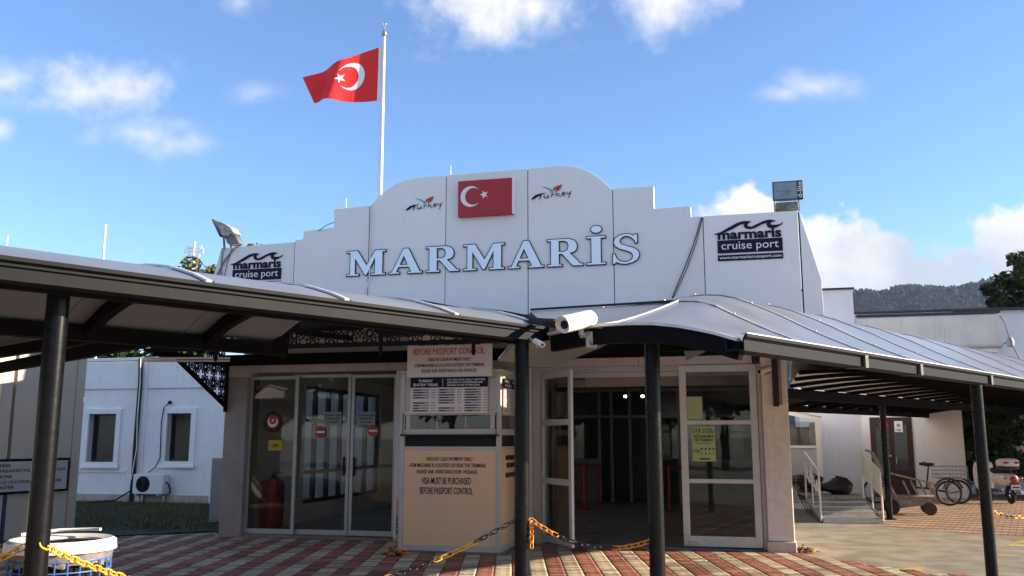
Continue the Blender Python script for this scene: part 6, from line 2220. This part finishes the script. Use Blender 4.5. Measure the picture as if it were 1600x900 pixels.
# ------------------------------------------------------------------ planting
for i, (u, v, h, w_, lb) in enumerate(((1530, 779, 2.6, 1.3, 'dark evergreen bush at the annex corner behind the right post'), (1578, 777, 2.9, 1.7, 'dense dark evergreen bush behind the scooter'), (1640, 775, 3.0, 1.8, 'dark evergreen bush at the right edge beyond the scooter'))):
    p = onz(u, v)
    limb_tree('evergreen_bush', lb, (p.x, p.y + 1.0, 0), h, rclumps((p.x, p.y + 1.0, h * .55), (w_ * .8, .9, h * .42), 26, .28, .5, 20 + i), 7000, .075, DK, 30 + i, .06, 'bushes behind the scooter', 'bush')
p = aty(1660, 440, 27)
limb_tree('broadleaf_tree', 'dark broadleaf tree reaching in from the right edge above the white building', (p.x, p.y, 0), 8, rclumps((p.x - .2, p.y, 6.0), (2.0, 1.8, 1.1), 26, .35, .7, 5) + [(aty(1545, 452, 27).x, 27, aty(1545, 452, 27).z, .28), (aty(1575, 440, 27).x, 27, aty(1575, 440, 27).z, .40), (aty(1590, 404, 27).x, 27, aty(1590, 404, 27).z, .35), (aty(1560, 472, 27).x, 27, aty(1560, 472, 27).z, .35)], 12000, .12, DK, 8, .2)
for i, (u, v, lb) in enumerate(((330, 402, 'olive tree top beside the left floodlight'), (303, 412, 'olive tree top below the distant white mast'), (276, 422, 'low olive tree top at the left of the clump'), (420, 384, 'thin olive tree top just showing over the left parapet panel'))):
    p = aty(u, v, 46 + 3 * i)
    r = 1.5
    limb_tree('olive_tree', lb, (p.x, p.y, 0), p.z, rclumps((p.x, p.y, p.z - 1.6), (2.0, 1.8, 1.5), 24, .4, .8, 40 + i), 3600, .17, LG, 50 + i, .22, 'trees beyond the left canopy')
for i, (u, lb) in enumerate(((60, 'dark tree behind the kiosk roof'), (150, 'dark tree behind the white house, left of the cables'), (235, 'dark tree behind the white house, right of the cables'))):
    p = aty(u, 556, 34)
    limb_tree('dark_tree', lb, (p.x, p.y, 0), 6, rclumps((p.x, p.y, 4.3), (2.6, 1.5, 1.6), 20, .6, 1.0, 60 + i), 3000, .2, DK, 70 + i, .2, 'trees behind the white house')

# ------------------------------------------------------------------ the wooded hill
HD = 1300.0
rid = [(1000, 480), (1200, 474), (1290, 466), (1335, 456), (1352, 454), (1375, 458), (1400, 449), (1425, 447), (1450, 449), (1480, 451), (1500, 449), (1525, 442), (1550, 436), (1575, 430), (1600, 423), (1650, 414), (1720, 412), (1850, 418), (2100, 440), (2500, 500), (3000, 580)]
rnd = random.Random(11)
m = MB()
ridge = []
N_ = 240
for k in range(N_ + 1):
    u = 1000 + 2000 * k / N_
    v = interp(rid, u) + rnd.uniform(-.5, .5)
    ridge.append(aty(u, v, HD))
rows_ = 14
for j in range(rows_ + 1):
    w = j / rows_
    for k, p in enumerate(ridge):
        y = p.y - 620 * (1 - w) if j < rows_ + 1 else p.y
        x = p.x * (y / p.y) ** .35
        z = p.z * (w ** 1.25) + rnd.uniform(-4, 4) * (1 - w) * w * 2
        m.v.append((x, y, z if j else -2))
for j in range(rows_):
    for k in range(N_):
        a = j * (N_ + 1) + k
        m.f.append((a, a + 1, a + N_ + 2, a + N_ + 1))
k0 = len(m.v)
for p in ridge: m.v.append((p.x * 1.3, p.y + 500, -2))
for k in range(N_):
    a = rows_ * (N_ + 1) + k
    m.f.append((a, a + 1, k0 + k + 1, k0 + k))
HG = mat('hill_woodland', (.010, .015, .012), .95, var=.25, scale=.05, spec=.0)
m.build('hill', HG, kind='structure', frame=W)
m = MB()
hv = m
for k in range(5000):
    q = rnd.randrange(N_)
    w = 1 - (rnd.random() ** 2.5) * .25
    p = ridge[q].lerp(ridge[q + 1], rnd.random())
    y = p.y - 620 * (1 - w); x = p.x * (y / p.y) ** .35; z = p.z * (w ** 1.25)
    r = rnd.uniform(1.2, 2.8); hgt = rnd.uniform(2.5, 5.5)
    n = 6
    base = len(m.v)
    m.v += [(x + r * math.cos(2 * math.pi * i / n), y + r * math.sin(2 * math.pi * i / n), z + hgt * .25 + rnd.uniform(-1, 1)) for i in range(n)] + [(x + r * .6 * math.cos(2 * math.pi * (i + .5) / n), y + r * .6 * math.sin(2 * math.pi * (i + .5) / n), z + hgt * .7) for i in range(n)] + [(x, y, z + hgt), (x, y, z - 3)]
    for i in range(n):
        i2 = (i + 1) % n
        m.f += [(base + i, base + i2, base + n + i), (base + i2, base + n + i2, base + n + i), (base + n + i, base + n + i2, base + 2 * n), (base + i2, base + i, base + 2 * n + 1)]
m.build('hill_woods', leafmat('hill_tree_green', (.005, .010, .007), (.013, .019, .013)), kind='stuff', smooth=False, label='far woodland covering the blue grey hill', cat='woodland')

# ------------------------------------------------------------------ trees added behind the camera to block low sky and show in the glass
proto = limb_tree('added_screen_tree', 'tall tree added out of view to block low sky and mirror in the door glass', (-6, -21, 0), 9, rclumps((-6, -21, 6.0), (3.4, 2.6, 3.4), 34, .8, 1.4, 90), 5200, .26, DK, 91, .25, 'added trees out of view behind the forecourt')
for k, (x, y) in enumerate(((-10, -16), (-14, -15), (-18, -14), (-22, -12), (-26, -9), (-29, -6), (-32, -1), (-34, 4), (-1, -17), (4, -18), (9, -20), (14, -21), (19, -23), (24, -25), (30, -27), (-36, 12))):
    o = copy_tree(proto)
    q = .8 + .2 * ((k * 7) % 5) / 5
    o.location = (x * 1.1, y * 1.25, 0); o.rotation_euler = (0, 0, k * 1.7); o.scale = (q, q, q)

# ------------------------------------------------------------------ the air between here and the hill
hz_m = bpy.data.materials.new('haze_air')
hz_m.use_nodes = True
hn = hz_m.node_tree
hn.nodes.clear()
ho = hn.nodes.new('ShaderNodeOutputMaterial')
hv_ = hn.nodes.new('ShaderNodeVolumePrincipled')
hv_.inputs['Color'].default_value = (.50, .70, 1.0, 1)
hv_.inputs['Density'].default_value = .00008
hv_.inputs['Anisotropy'].default_value = .2
hn.links.new(hv_.outputs[0], ho.inputs['Volume'])
MB().box(-2650, 2650, -2650, 2650, -3, 262).build('haze', hz_m, smooth=False, kind='stuff')
